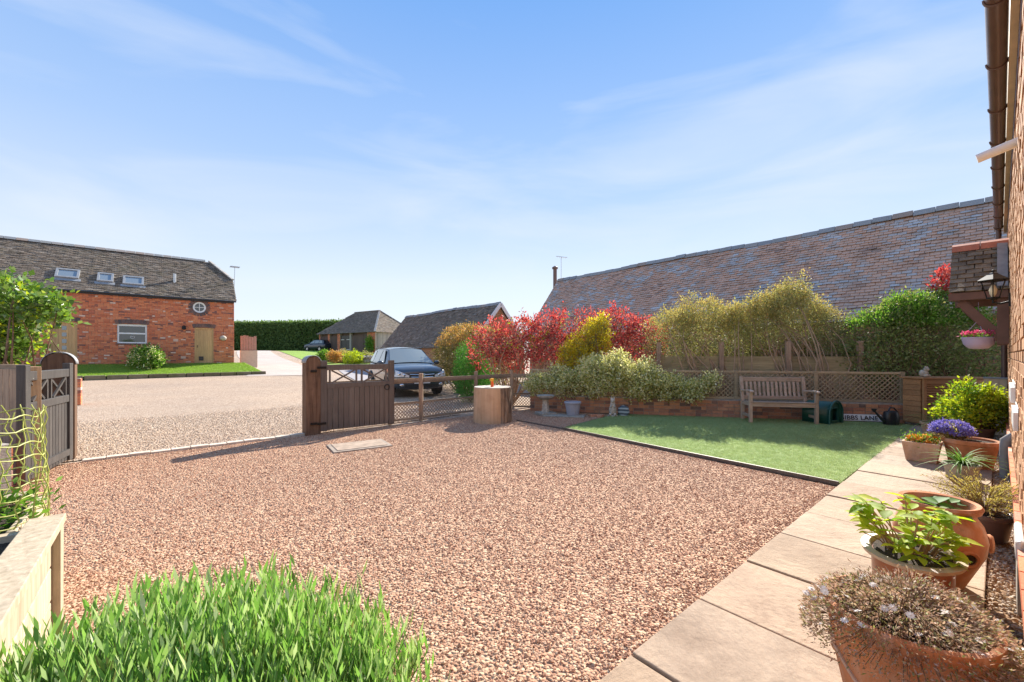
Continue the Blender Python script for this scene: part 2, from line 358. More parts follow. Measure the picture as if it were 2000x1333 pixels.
def m_ground(name, cols, scale, base_scale=.35, bmp=.8, dist=.02, patch=((.9,.9,.9),(1.1,1.08,1.05))):
    m, nt, b, o = new_mat(name); g = nt.nodes.new('ShaderNodeNewGeometry'); pos = g.outputs['Position']
    v = nt.nodes.new('ShaderNodeTexVoronoi'); v.inputs['Scale'].default_value = scale; nt.links.new(pos, v.inputs['Vector'])
    s = nt.nodes.new('ShaderNodeSeparateColor'); nt.links.new(v.outputs['Color'], s.inputs[0])
    cc = ramp(nt, s.outputs[0], cols); n = noise(nt, pos, base_scale, 6, .6)
    cc = mixc(nt, 1.0, cc, ramp(nt, n, list(patch), [.35,.65]), 'MULTIPLY'); nt.links.new(cc, b.inputs['Base Color'])
    b.inputs['Roughness'].default_value = .9; b.inputs['Specular IOR Level'].default_value = .25
    bump(nt, b, math_n(nt, 'SUBTRACT', 1.0, v.outputs['Distance']), bmp, dist); return m
GC = [(0.27,0.136,0.089),(0.42,0.231,0.148),(0.52,0.32,0.209),(0.599,0.432,0.293),(0.449,0.246,0.155)]
M['gravel_bed'] = m_ground('gravel_bed', GC, 55)
M['gravel_stone'] = m_pieces('pink_gravel_stone', [(0.249,0.115,0.0712),(0.439,0.231,0.142),(0.539,0.327,0.209),(0.659,0.482,0.33),(0.459,0.236,0.148),(0.579,0.382,0.241)], None, stain=(.34,.20,.14), stain_amt=.5, stain_scale=.7, rough=.8, fine=160)
M['court_gravel'] = m_ground('court_gravel', [(0.266,0.185,0.133),(0.381,0.28,0.207),(0.461,0.353,0.266),(0.53,0.437,0.335)], 38, .25, .7, .02, ((.86,.86,.88),(1.08,1.05,1.02)))
M['court_stone'] = m_pieces('court_gravel_stone', [(0.412,0.285,0.202),(0.577,0.43,0.314),(0.721,0.58,0.43),(0.536,0.375,0.267)], None, stain=(.3,.25,.2), stain_amt=.2, rough=.85, fine=120)
M['brown_stone'] = m_pieces('brown_pebble', [(.22,.12,.06),(.38,.22,.11),(.50,.36,.22),(.30,.22,.17),(.55,.46,.36)], None, stain=(.3,.2,.1), stain_amt=.2, rough=.6, fine=120)
M['brown_bed'] = m_ground('brown_bed', [(.16,.09,.05),(.28,.17,.09),(.38,.27,.17)], 45)
M['road'] = m_ground('road_surface', [(.40,.34,.30),(.46,.40,.36),(.50,.44,.40)], 60, .5, .3, .01)
M['tarmac'] = m_ground('grey_tarmac', [(.30,.28,.29),(.34,.32,.33),(.38,.36,.36)], 80, .5, .3, .01)
M['grass_bed'] = m_ground('lawn_ground', [(.17,.27,.045),(.22,.34,.06),(.27,.39,.08)], 30, .6, .5, .02)
M['grass_leaf'] = m_leaf('grass_blade', [(.20,.32,.05),(.29,.43,.075),(.38,.50,.11)], None, .35)
M['turf_bed'] = m_ground('turf_backing', [(0.28,0.37,0.157),(0.325,0.426,0.185),(0.37,0.47,0.224)], 120, 1.2, .5, .01, ((.85,.9,.85),(1.15,1.1,1.1)))
M['turf_blade'] = m_leaf('turf_blade', [(.26,.35,.15),(.33,.43,.19),(.41,.49,.24),(.46,.49,.30)], None, .35, .5, tint=(1.05,1.1,.9))
M['field'] = m_ground('field', [(.10,.14,.04),(.14,.18,.05)], 3, .05)
M['slab'] = None

# ------------------------------------------------------------------ terrain
def terrain():
    xs = np.concatenate([np.linspace(-900,-70,8), np.linspace(-60,60,61), np.linspace(70,900,8)])
    ys = np.concatenate([np.linspace(-40,0,5), np.linspace(2,90,45), np.linspace(100,1500,12)])
    mb = MB(); nx = len(xs)
    vs = [(x, y, zt(x, y) - .012) for y in ys for x in xs]
    fs = [(j*nx+i, j*nx+i+1, (j+1)*nx+i+1, (j+1)*nx+i) for j in range(len(ys)-1) for i in range(nx-1)]
    return structure(mb.add(vs, fs).build('ground', M['court_gravel'], None, 'all'))
terrain()
ROCK = [template('stone_a', rock(1), M['gravel_stone']), template('stone_b', rock(5,.7), M['court_stone']), template('stone_c', rock(9,.55), M['brown_stone'])]
def stuff(o, label, cat): o['kind'] = 'stuff'; return tag(o, label, cat)
yard = poly_sheet('gravel', [UV(-2.2,1.085,.0), UV(5.45,1.085,0), (.95,7.72,0), (1.05,10.1,0), (.1,10.45,0), (-2.3,8.2,0), (-3.5,7.2,0), (-5.85,5.2,0), (-5.3,4.2,0), (-3.2,1.6,0), (-2.0,-.6,0)], M['gravel_bed'])
stuff(yard, 'pink and brown gravel covering the yard inside the gates', 'gravel'); scatter(yard, ROCK[0], 4000, .005, .0155, 1)
big = poly_sheet('large_gravel', [UV(-1.6,1.25,.002), UV(5.3,1.2,.002), (.9,7.5,.002), (.2,9.9,.002), (-3.4,7.0,.002), (-5.5,5.1,.002), (-3.2,1.7,.002), (-2.0,-.3,.002)], M['gravel_bed'])
stuff(big, 'larger loose stones mixed through the yard gravel', 'gravel'); scatter(big, ROCK[0], 90, .013, .02, 11)
by_wall = poly_sheet('pebbles', [UV(.5,-.1,0), UV(.5,.08,0), UV(11.4,.08,0), UV(11.4,-.1,0)], M['brown_bed'])
stuff(by_wall, 'brown pebbles in the strip beside the brick house wall', 'pebbles'); scatter(by_wall, ROCK[2], 3000, .009, .022, 2)
by_lawn = poly_sheet('loose_gravel', [(.95,7.74,.003), (2.5,9.62,.003), (1.05,10.05,.003)], M['gravel_bed'])
stuff(by_lawn, 'gravel around the birdbath between lawn and brick wall', 'gravel'); scatter(by_lawn, ROCK[0], 3000, .006, .016, 3)
court = poly_sheet('court_stones', [(-5.9,5.35,.002), (-3.55,7.3,.002), (-1.2,9.7,.002), (-3.0,14.0,.002), (-7,22,.002), (-19,17,.002), (-12,6,.002)], M['court_gravel'])
stuff(court, 'pale gravel of the shared court beyond the gates', 'gravel'); scatter(court, ROCK[1], 950, .008, .02, 4, fade=(8,25))

# lawn (artificial), edging, path
def blade_tuft(n, h, sp, w, seed):
    rg = random.Random(seed); mb = MB()
    for i in range(n):
        a = rg.uniform(0,6.28); x, y = rg.gauss(0,sp), rg.gauss(0,sp); l = h*rg.uniform(.6,1.1); t = rg.uniform(.1,.6)*l
        dx, dy = math.cos(a), math.sin(a)
        mb.add([(x-dy*w,y+dx*w,0),(x+dy*w,y-dx*w,0),(x+dx*t,y+dy*t,l)], [(0,1,2)])
    return mb
LF, LL, LR, LB = (3.49,4.43), (.94,7.76), (7.76,8.02), (2.62,9.56)
turf = structure(poly_sheet('lawn', [(LF[0],LF[1],.022), (LL[0],LL[1],.022), (2.40,9.60,.022), (7.6,8.36,.022), (LR[0]+.05,LR[1]+.02,.022)], M['turf_bed']))
tf = poly_sheet('turf_grass', [(LF[0],LF[1],.024), (LL[0],LL[1],.024), (2.40,9.60,.024), (7.6,8.36,.024), (LR[0]+.05,LR[1]+.02,.024)], M['turf_bed'])
stuff(tf, 'short green artificial turf in front of the garden bench', 'turf'); scatter(tf, template('blades', blade_tuft(7,.02,.012,.0016,1), M['turf_blade']), 3600, .7, 1.2, 6, True)
e = thing('lawn_edging', 'dark timber board edging the front of the artificial lawn', 'edging', (LF[0],LF[1],0))
for a, b in (((LF[0],LF[1]),(2.2,6.1)), ((2.2,6.1),(LL[0],LL[1])), ((LL[0],LL[1]),(2.42,9.6)), ((LL[0],LL[1]),(.1,8.75))):
    h = .045 if a != (LL[0],LL[1]) else .03
    A = Vector((a[0]-LF[0], a[1]-LF[1], h/2)); B = Vector((b[0]-LF[0], b[1]-LF[1], h/2))
    MB().bar(A, B, .022, h).build('board', M['dark_timber'], e)

def m_slab():
    m, nt, b, o = new_mat('riven_sandstone'); v = coords(nt); r = rnd(nt)
    cc = ramp(nt, r, [(.30,.22,.155),(.40,.30,.21),(.43,.31,.225),(.36,.285,.215),(.46,.35,.25)])
    n1 = noise(nt, v, 1.7, 9, .66, .3); cc = mixc(nt, 1.0, cc, ramp(nt, n1, [(.60,.54,.50),(.98,.95,.92),(1.18,1.12,1.06)], [.28,.5,.72]), 'MULTIPLY')
    n2 = noise(nt, v, 34, 6, .7); cc = mixc(nt, .35, cc, ramp(nt, n2, [(.5,.45,.4),(1,1,1)], [.3,.6]), 'MULTIPLY')
    nt.links.new(cc, b.inputs['Base Color']); b.inputs['Roughness'].default_value = .8; b.inputs['Specular IOR Level'].default_value = .3
    h = math_n(nt, 'ADD', math_n(nt, 'MULTIPLY', noise(nt, v, 1.6, 9, .62, .6), 1.6), math_n(nt, 'MULTIPLY', noise(nt, v, 16, 8, .7), .35))
    bump(nt, b, h, .7, .03); return m
M['slab'] = m_slab()
path = structure(MB().b2(-1.5,11.3,.05,1.09,-.03,.008).build('path', M['soil'])); path.rotation_euler[2] = RU
PS = .664; rg = random.Random(4)
u0 = 6.96 - PS*13
for i in range(20):
    a = u0 + i*PS
    if a > 11.0: break
    mb = MB(); g = .005; b_ = min(a+PS, 11.25)
    mb.b2(a+g+rg.uniform(0,.004), b_-g-rg.uniform(0,.004), .055, 1.095, .0, .030+rg.uniform(-.006,.005))
    mb.build('paving_slab', M['slab'], path, bevel=.006)
M['setts'] = m_plain('pale_setts', (.60,.51,.41), .85, var=.2, nscale=12, bmp=.4)
# stone setts across the gateway
GA, GB = Vector((-5.62,5.42,0)), Vector((-3.62,7.22,0))
sill = thing('threshold', 'strip of pale stone setts across the open gateway', 'edging', GA, math.atan2((GB-GA).y,(GB-GA).x))
L = (GB-GA).length; n = 12
for i in range(n):
    MB().b2(L*i/n+.004, L*(i+1)/n-.004, -.06, .065, -.02, .028+.004*((i*7)%3)).build('stone', M['setts'], sill, bevel=.006)
mh = thing('manhole_cover', 'recessed rectangular drain cover set in the gravel', 'drain cover', G(702,872), RU-.12)
MB().b2(-.42,.42,-.30,.30,-.02,.020).build('frame', m_plain('cover_frame', (.30,.24,.19), .9, var=.25), mh, bevel=.006); MB().b2(-.36,.36,-.24,.24,.0,.028).build('lid', m_plain('tan_cover', (.36,.27,.20), .9, var=.25, nscale=10, bmp=.4), mh, bevel=.006)

# court details: raised house lawn, road, tarmac
def patch(name, c, mat, n=12, m=8, dz=.01, zf=None):
    c = [Vector((p[0],p[1],0)) for p in c]
    def fn(s, t):
        p = lerp(lerp(c[0],c[1],s), lerp(c[3],c[2],s), t); p.z = (zf(s,t) if zf else zt(p.x,p.y)) + dz; return p
    return MB().grid(fn, n, m).build(name, mat, None, 'all')
def strip(name, pts, w, mat, dz=.008, n=40):
    pts = [Vector((p[0],p[1],0)) for p in pts]; k = len(pts)-1
    def at(t):
        x = t*k; i = min(int(x), k-1); f = x-i; p0 = pts[max(i-1,0)]; p1 = pts[i]; p2 = pts[i+1]; p3 = pts[min(i+2,k)]
        return .5*((2*p1)+(p2-p0)*f+(2*p0-5*p1+4*p2-p3)*f*f+(-p0+3*p1-3*p2+p3)*f**3)
    def fn(s, t):
        p = at(t); q = at(min(1,t+.01)) - at(max(0,t-.01)); q.normalize(); sd = Vector((q.y,-q.x,0)); p = p + sd*(s-.5)*w; p.z = zt(p.x,p.y)+dz; return p
    return MB().grid(fn, 4, n).build(name, mat, None, 'all')
structure(strip('road', [UV(5.2,26.2), UV(5.7,28), UV(6.6,34), UV(7.3,46), UV(9.5,62), UV(14,72), UV(24,76)], 3.4, M['road']))
structure(patch('tarmac_drive', [UV(7.2,20), UV(11.5,17), UV(13.0,27), UV(9.5,30)], M['tarmac'], dz=.012))
structure(patch('verge', [UV(9.2,33), UV(19,33), UV(24,66), UV(12.0,66)], M['grass_bed'], dz=.015))
structure(patch('far_field', [UV(-60,80), UV(90,60), UV(90,160), UV(-60,160)], M['field'], 20, 12, dz=.05))
HU1, HV0 = 3.47, 30.4                         # right-hand corner of the old brick house
hz = lambda s, t: lerp(.38, .88, t)
hl = structure(patch('house_lawn', [UV(-7,26.6), UV(4.6,27.6), UV(4.1,30.6), UV(-7,30.6)], M['grass_bed'], 20, 8, .0, hz))
hg = patch('lawn_grass', [UV(-7,26.62), UV(4.55,27.62), UV(4.05,30.4), UV(-7,30.4)], M['grass_bed'], 20, 8, .004, hz)
stuff(hg, 'bright green lawn in front of the old brick house', 'grass'); scatter(hg, template('grass', blade_tuft(8,.06,.03,.004,3), M['grass_leaf']), 420, .7, 1.3, 8, True)
kb = thing('lawn_kerb', 'mossy stone kerb along the edge of the house lawn', 'kerb', UV(-7,26.55,0), 0)
M['kerb'] = m_pieces('mossy_kerb', [(.16,.13,.08),(.24,.20,.13),(.20,.17,.09)], None, stain=(.10,.11,.03), stain_amt=.7, stain_scale=2)
p0, p1 = UV(-7,26.55), UV(4.7,27.55)
for i in range(16):
    a = p0.lerp(p1, (i+.02)/16) - UV(-7,26.55); b = p0.lerp(p1, (i+.98)/16) - UV(-7,26.55); a.z = b.z = .22
    MB().bar(a, b, .22, .44).build('kerb_stone', M['kerb'], kb, bevel=.03)

# ------------------------------------------------------------------ tile and brick fields
def tile_field(L, Hs, w, g, inside=None, seed=0, rag=.009):
    """plain tiles in slope coordinates: s along the eave, t up the slope -> list of (s, t, width)"""
    rg = random.Random(seed); out = []
    for r in range(int(Hs/g)):
        off = (r % 2)*w/2; s = -off
        while s < L:
            a, b = max(0, s), min(L, s+w); t = r*g
            if b-a > w*.3 and (inside is None or inside((a+b)/2, t+g*.5)): out.append((a, b, t+rg.gauss(0, rag), rg))
            s += w
    return out
def tile_geo(mb, o, ax, up, a, b, t, g, rg, th=.018, gap=.005):
    n = ax.cross(up); lo, hi = t-.01, t+g*1.25
    l0 = rg.uniform(.6,1.9)*th; s0 = rg.gauss(0,.004)
    q = []
    for (s, tt, h) in ((a+gap,lo,l0+th),(b-gap,lo+s0,l0+th*rg.uniform(.8,1.4)),(b-gap,hi,.004+th*.3),(a+gap,hi,.004+th*.3)):
        q.append(o + ax*s + up*tt + n*h)
    q += [p - n*th for p in q]
    mb.add(q, [(0,1,2,3),(0,4,5,1),(1,5,6,2),(3,7,4,0)])
def roof_slope(o, ax, up, L, Hs, w, g, mat, parent, single=None, inside=None, seed=1, roof=None):
    """single(p) -> score (bigger = shows larger) or None; the best 300 become tiles of their own"""
    tl = tile_field(L, Hs, w, g, inside, seed); pick = set()
    if single:
        sc = [(single(o + ax*(a+b)/2 + up*(t+g/2)), i) for i, (a,b,t,_) in enumerate(tl)]
        pick = {i for s, i in sorted([x for x in sc if x[0] is not None], reverse=True)[:300]}
    mb = MB()
    for i, (a,b,t,rg) in enumerate(tl):
        if i in pick:
            q = MB(); tile_geo(q, o, ax, up, a, b, t, g, rg); q.build('tile', mat, roof or parent)
        else: tile_geo(mb, o, ax, up, a, b, t, g, rg)
    if mb.f: mb.build('roof_tiling', mat, parent, kind='stuff')
def brick_rows(L, Hh, holes=(), bw=.225, bh=.075, seed=0, flemish=False):
    out = []
    for r in range(int(round(Hh/bh))):
        x = -(bw/2 if r % 2 else 0); z = r*bh; k = 0
        while x < L:
            w = bw if not (flemish and (k+r) % 3 == 2) else bw*.5
            a, b = max(0,x), min(L,x+w); segs = [(a,b)]
            for (hx0,hx1,hz0,hz1) in holes:
                if z+bh*.5 > hz0 and z+bh*.5 < hz1:
                    ns = []
                    for (p,q) in segs:
                        if q <= hx0 or p >= hx1: ns.append((p,q)); continue
                        if p < hx0: ns.append((p,hx0))
                        if q > hx1: ns.append((hx1,q))
                    segs = ns
            out += [(p,q,z,z+bh) for p,q in segs if q-p > .03]; x += w; k += 1
    return out
def brick_mesh(mb, rows, y=0.0, depth=.03, j=.005, seed=0):
    rg = random.Random(seed)
    for (a,b,z0,z1) in rows:
        d = rg.uniform(-.004,.005); mb.b2(a+j, b-j, y-depth-d, y, z0+j, z1-j)
def wall_with_holes(mb, L, Hh, holes, y0, y1):       # solid backing behind the bricks, open at the holes
    xs = sorted({0, L, *[h[0] for h in holes], *[h[1] for h in holes]}); zs = sorted({0, Hh, *[h[2] for h in holes], *[h[3] for h in holes]})
    for xa, xb in zip(xs, xs[1:]):
        for za, zb in zip(zs, zs[1:]):
            cx, cz = (xa+xb)/2, (za+zb)/2
            if not any(h[0]<cx<h[1] and h[2]<cz<h[3] for h in holes): mb.b2(xa, xb, y0, y1, za, zb)

# ------------------------------------------------------------------ old brick house across the court
def hpx(px, v=HV0):
    r = (px-1000)/F; d = v/(-cu*r+su); return d*(su*r+cu), d          # u on the facade and depth
def hzz(px, py, v=HV0): return HC + (HY-py)/F*hpx(px, v)[1]
HU0, HZ = -12.0, .87
house = thing('brick_house', 'old red brick house with mossy tiled roof across the court', 'house', UV(HU0,HV0,HZ), RU)
HL, HE = HU1-HU0, 4.68-HZ
def hx(px): return hpx(px)[0]-HU0
def hh(px, py): return hzz(px,py)-HZ
holes = [(hx(380),hx(417),0,hh(398,641)), (hx(229),hx(287),hh(258,671),hh(258,634)), (hx(97),hx(151),0,hh(124,628)), (hx(389.5)-.30,hx(389.5)+.30,hh(389.5,601)-.30,hh(389.5,601)+.30)]
mb = MB(); wall_with_holes(mb, HL, HE, holes, .0, .3)
mb.b2(0,HL,6.0,6.3,0,HE); mb.b2(0,.3,.3,6.0,0,HE)
mb.b2(HL-.3,HL,.3,6.0,0,HE); mb.prism([(HL-.3,.0,HE),(HL-.3,6.3,HE),(HL-.3,4.7,HE+1.35),(HL-.3,1.6,HE+1.35)],(0,0,0),(.3,0,0))
mb.build('wall', M['mortar'], house)
mb = MB(); brick_mesh(mb, brick_rows(HL, HE, holes, seed=1, flemish=True), 0, .022)
for (a,b,z0,z1) in brick_rows(6.3, HE, (), seed=2, flemish=True): mb.b2(HL, HL+.022, a+.005, b-.005, z0+.005, z1-.005)
mb.build('brickwork', M['brick'], house, kind='stuff')
def arch(cx, w, z, rise, n=9, hgt=.22):
    for i in range(n):
        t = (i+.5)/n*2-1; x = cx+t*w/2; zz = z+rise*(1-t*t)
        a = -t*.35; rot = Matrix.Rotation(-a*-1, 3, 'Y')
        MB().box((x,-.03,zz+hgt/2), (w/n-.008,.05,hgt), Matrix.Rotation(t*.30,3,'Y')).build('arch_brick', M['brick_blue'], house)
for (a,b,z0,z1), r in zip(holes[:3], (.05,.07,.05)): arch((a+b)/2, b-a+.2, z1-.02, r, max(7,int((b-a)/.11)))
for i in range(18):                                     # round window ring
    q = 2*math.pi*i/18; cx, cz = (holes[3][0]+holes[3][1])/2, (holes[3][2]+holes[3][3])/2
    MB().box((cx+.41*math.cos(q),-.022,cz+.41*math.sin(q)), (.2,.05,.125), Matrix.Rotation(-q,3,'Y')).build('arch_brick', M['brick_blue'], house)
rw = MB()
rw.lathe([(.23,.05),(.23,-.02),(.34,-.03),(.345,.06)], 32, (cx,-.0,cz), axis='y', cap=False).build('round_window', M['white'], house, True)
rwf = [o for o in C.objects if o.name.startswith('round_window')][-1]
MB().lathe([(.001,.04),(.24,.04),(.24,.05),(.001,.05)], 24, (cx,0,cz), axis='y').build('pane', M['glass'], rwf)
q = MB(); q.b2(cx-.24,cx+.24,-.02,.03,cz-.015,cz+.015); q.b2(cx-.015,cx+.015,-.022,.028,cz-.24,cz+.24); q.build('glazing_bar', M['white'], rwf)
def plank_door(x0,x1,z1, glazed, parent):
    d = MB().b2(x0,x1,.06,.10,0,z1).build('door', M['oak'], parent); n = 7; w = (x1-x0-.14)/n
    for i in range(n): MB().b2(x0+.07+i*w+.004, x0+.07+(i+1)*w-.004, .035,.06,.02,z1-.08).build('plank', M['oak'], d)
    q = MB(); q.b2(x0,x0+.07,.0,.06,0,z1); q.b2(x1-.07,x1,.0,.06,0,z1); q.b2(x0+.07,x1-.07,.0,.06,z1-.08,z1); q.build('door_frame', M['oak'], d)
    MB().b2(x0-.1,x1+.1,-.12,.05,-.09,-.001).build('door_step', M['stone'], d)
    if glazed:
        for i in range(5): MB().b2(x0+(x1-x0)*.43, x0+(x1-x0)*.60, .02,.034,.45+i*.33,.45+i*.33+.2).build('pane', M['roofglass'], d)
    else:
        MB().tube([(x0+.13,.01,.95),(x0+.13,-.02,1.0),(x0+.13,.01,1.08)],.012,6).build('handle', M['iron'], d)
        MB().b2(x0+.2,x0+.42,.015,.034,.18,.42).build('cat_flap', M['black'], d)
plank_door(holes[0][0],holes[0][1],holes[0][3],False,house); plank_door(holes[2][0],holes[2][1],holes[2][3],True,house)
x0,x1,z0,z1 = holes[1]; zm = (z0+z1)/2+.02
q = MB(); q.b2(x0,x0+.07,.03,.11,z0,z1); q.b2(x1-.07,x1,.03,.11,z0,z1); q.b2(x0+.07,x1-.07,.03,.11,z0,z0+.07); q.prism([(x0+.07,.03,z1-.10)]+[(lerp(x0+.07,x1-.07,k/8),.03,z1+.02+.07*(1-(k/4-1)**2)) for k in range(9)]+[(x1-.07,.03,z1-.10)],(0,0,0),(0,.08,0)); q.b2(x0+.07,x1-.07,.025,.11,zm-.04,zm+.04)
wf = q.build('window', M['white'], house); MB().b2(x0+.07,x1-.07,.08,.09,zm+.04,z1-.09).build('pane', M['glass'], wf); MB().b2(x0+.07,x1-.07,.08,.09,z0+.07,zm-.04).build('pane', M['glass'], wf)
q = MB(); q.tube([(((x0+x1)/2)+.09*math.sin(t)**3, .07, (z0+zm)/2+.06+.055*(1.3*math.cos(t)-.5*math.cos(2*t)-.2*math.cos(3*t))) for t in [i*math.pi/10 for i in range(20)]], .008, 5, closed=True); q.build('heart_ornament', M['white'], wf)
MB().b2(x0-.05,x1+.05,-.07,.02,z0-.07,z0-.001).build('window_sill', M['brick_blue'], house)
# roof
RR, RH = 3.15, 2.77
def hroof(s, t):                                           # s along eave from HU0, t up the slope
    z = t*math.sin(math.atan2(RH,RR)); 
    return s < HL+.15 if z < 1.5 else s < HL+.15 - (z-1.5)/(RH-1.5)*1.1
up_l = Vector((0, RR, RH)).normalized(); SL = math.hypot(RR,RH)
mb = MB(); mb.add([(0,-.15,HE-.03),(HL+.12,-.15,HE-.03),(HL+.12,1.55,HE+1.47),(HL-.97,3.0,HE+RH-.03),(0,3.0,HE+RH-.03)],[(0,1,2,3,4)])
mb.add([(0,6.15,HE-.03),(HL+.12,6.15,HE-.03),(HL+.12,4.45,HE+1.47),(HL-.97,3.0,HE+RH-.03),(0,3.0,HE+RH-.03)],[(4,3,2,1,0)])
mb.add([(HL+.12,1.55,HE+1.47),(HL+.12,4.45,HE+1.47),(HL-.97,3.0,HE+RH-.03)],[(0,1,2)])
roof = mb.build('roof', M['tile_old'], house)
roof_slope(Vector((0,-.17,HE-.04)), Vector((1,0,0)), up_l, HL+.15, SL, .2, .105, M['tile_old'], house, None, hroof, 3)
for i in range(34):
    a, b = i*.42, (i+1)*.42-.015
    if b < HL-.9: MB().prism([(a,2.84,HE+RH-.05),(a,3.0,HE+RH+.10),(a,3.16,HE+RH-.05)],(0,0,0),(b-a,0,0)).build('ridge_tile', M['ridge_blue'], roof)
hp0, hp1 = Vector((HL-.97,3.0,HE+RH+.04)), Vector((HL+.14,1.5,HE+1.52))
for i in range(5): MB().bar(hp0.lerp(hp1,i/5), hp0.lerp(hp1,(i+.94)/5), .2, .07).build('ridge_tile', M['ridge_blue'], roof)
q = MB(); q.tube([(0,-.2,HE-.06),(HL+.1,-.2,HE-.06)], .05, 8); q.build('gutter', M['black'], house, True)
MB().b2(0,HL,-.14,-.026,HE-.16,HE-.03).build('fascia', M['black'], house)
nrm = Vector((1,0,0)).cross(up_l)
def on_roof(px, py):                                       # where the sight line of this photo pixel meets the front slope
    dr = Vector(((px-1000)/F,1,(HY-py)/F)); ny = Vector((-(-cu),-su,0))*1.0
    best = None
    for k in range(400):
        run = k*.01; v = HV0+run; u, d = hpx(px, v); z = HC+(HY-py)/F*d
        if z <= HZ+HE-.03+(run+.15)*RH/RR: best = (u-HU0, run); break
    return Vector((best[0], best[1], HE+(best[1]+.15)*RH/RR-.03))
for (a,b,c_) in ((108,156,537.5),(190,222,545),(240,281,551)):
    pa, pb = on_roof(a,c_), on_roof(b,c_); w = pb.x-pa.x; cen = Vector(((pa.x+pb.x)/2,(pa.y+pb.y)/2,(pa.z+pb.z)/2)); hgt = .78
    rot = Matrix((Vector((1,0,0)), up_l, nrm)).transposed()
    fr = MB()
    for (ox,oy,sx,sy) in ((0,hgt/2-.05,w,.1),(0,-hgt/2+.05,w,.1),(-w/2+.045,0,.09,hgt-.2),(w/2-.045,0,.09,hgt-.2)):
        fr.box(cen+rot@Vector((ox,oy,.07)), (sx,sy,.12), rot)
    f_ = fr.build('rooflight', M['lead'], house); MB().box(cen+rot@Vector((0,0,.085)), (w-.18,hgt-.2,.02), rot).build('pane', M['roofglass'], f_)
    MB().box(cen+rot@Vector((0,-hgt/2-.1,.045)), (w+.16,.2,.02), rot).build('flashing', M['lead'], f_)
p = on_roof(341,552); MB().tube([p+Vector((0,0,-.1)),p+Vector((0,0,.5))],.08,10).build('flue', M['steel'], house, True)
q = MB(); ax_ = Vector((HL+.05,1.2,HE+.6)); q.tube([ax_, ax_+Vector((.12,.1,.25)), ax_+Vector((.16,.1,1.75))], .018, 6); 
for k in range(5): q.tube([ax_+Vector((-.1+.0*k,.1-.25+.12*k,1.72)), ax_+Vector((.42,.1-.25+.12*k,1.72))], .012, 5)
q.tube([ax_+Vector((.16,-.2,1.72)), ax_+Vector((.16,.45,1.72))], .014, 5); q.build('aerial', M['steel'], house)
q = MB(); xl, zl = hx(359), hh(359,641); q.lathe([(.03,0),(.1,.02),(.09,.2),(.03,.24)],10,(xl,-.14,zl-.1)); q.b2(xl-.02,xl+.02,-.14,0,zl-.02,zl+.02); q.build('wall_lamp', M['iron'], house)

# basket, pier, corner wall beside the house
bk = thing('hanging_basket', 'pale round basket hung on the brick house beside its plain oak door', 'basket', UV(hpx(435)[0],HV0-.25,hzz(435,661)), 0)
MB().ell((0,0,0),(.17,.17,.15)).build('bowl', M['statue'], bk, True); MB().tube([(0,0,.15),(0,.0,.5)],.01,5).build('chain', M['iron'], bk)
MB().tube([(0,0,.5),(.162,-.19,.5)],.014,5).build('bracket', M['iron'], bk)
cw = thing('garden_wall', 'low rendered wall with pink fence panels at the brick house corner', 'wall', UV(3.95,31.5,.85), RU)
MB().b2(0,.95,0,.2,-.3,.82).build('render', M['cream'], cw, bevel=.01)
for i in range(6): MB().b2(.02+i*.15,.155+i*.15,.06,.09,.83,1.75+.05*math.sin(i*1.3)).build('plank', m_plain('pink_plank_%d' % i, (.46,.27,.2), .8) if i == 0 else bpy.data.materials['pink_plank_0'], cw)
pr = thing('brick_pier', 'short brick pier beside the left gate post', 'pier', P(146,742,11.0), RU)
pr.location.z = zt(pr.location.x, pr.location.y)
mb = MB(); mb.b2(-.11,.11,-.11,.11,0,.70); mb.build('core', M['mortar'], pr)
for k in range(9):
    z = k*.077; MB().b2(-.125,.125,-.125,.125,z+.005,z+.071).build('brick', M['brick'], pr)

# ------------------------------------------------------------------ hipped garage block, far end of the drive
gd = Vector((10.3,-6.7)).normalized(); GRZ = math.atan2(gd.y, gd.x); GLEN, GW, GE, GR_ = 12.3, 7.0, 2.85, 3.2
garage = thing('garage_block', 'long hipped garage with brown timber doors at the end of the drive', 'garage', (-27.9,60,1.5), GRZ)
q = MB(); q.b2(.1,GLEN-.1,.35,GW-.1,0,GE-.02); q.build('wall', M['door_brown'], garage)
bays = [(.28,2.15),(2.55,4.35),(4.95,7.0),(7.45,9.75)]
for i, (a,b) in enumerate(bays):
    dm = M['door_brown'] if i != 2 else M['black_timber']
    d = MB().b2(a,b,.16,.22,.02,GE-.35).build('door', dm, garage); n = 8
    for k in range(n): MB().b2(a+(b-a)*k/n+.01, a+(b-a)*(k+1)/n-.01, .12,.16,.04,GE-.38).build('plank', dm, d)
    if i == 2:
        for xx in (a+.05,b-.75):
            for zz in (.55,1.9): MB().b2(xx,xx+.7,.09,.118,zz,zz+.07).build('hinge', M['white'], d)
for a,b in ((0,.28),(2.15,2.55),(4.35,4.95),(10.75,12.3)):
    mb = MB(); mb.b2(a,b,.0,.3,0,GE-.05); pq = mb.build('pillar', M['mortar'], garage); mb = MB(); brick_mesh(mb, [(x0+a,x1+a,z0,z1) for x0,x1,z0,z1 in brick_rows(b-a,GE-.1)], 0, .02); mb.build('brickwork', M['brick'], pq, kind='stuff')
MB().b2(7.05,7.4,-.02,.3,0,GE-.05).build('post', M['grey_boards'], garage)
for k in range(8): MB().b2(9.8+k*.115,9.8+k*.115+.105,.1,.2,.02,GE-.1).build('plank', M['door_brown'], garage)
for k in range(34): MB().b2(GLEN-.03,GLEN+.03,.35+k*.19,.35+k*.19+.165,.1,GE-.05).build('side_board', M['grey_boards'], garage)
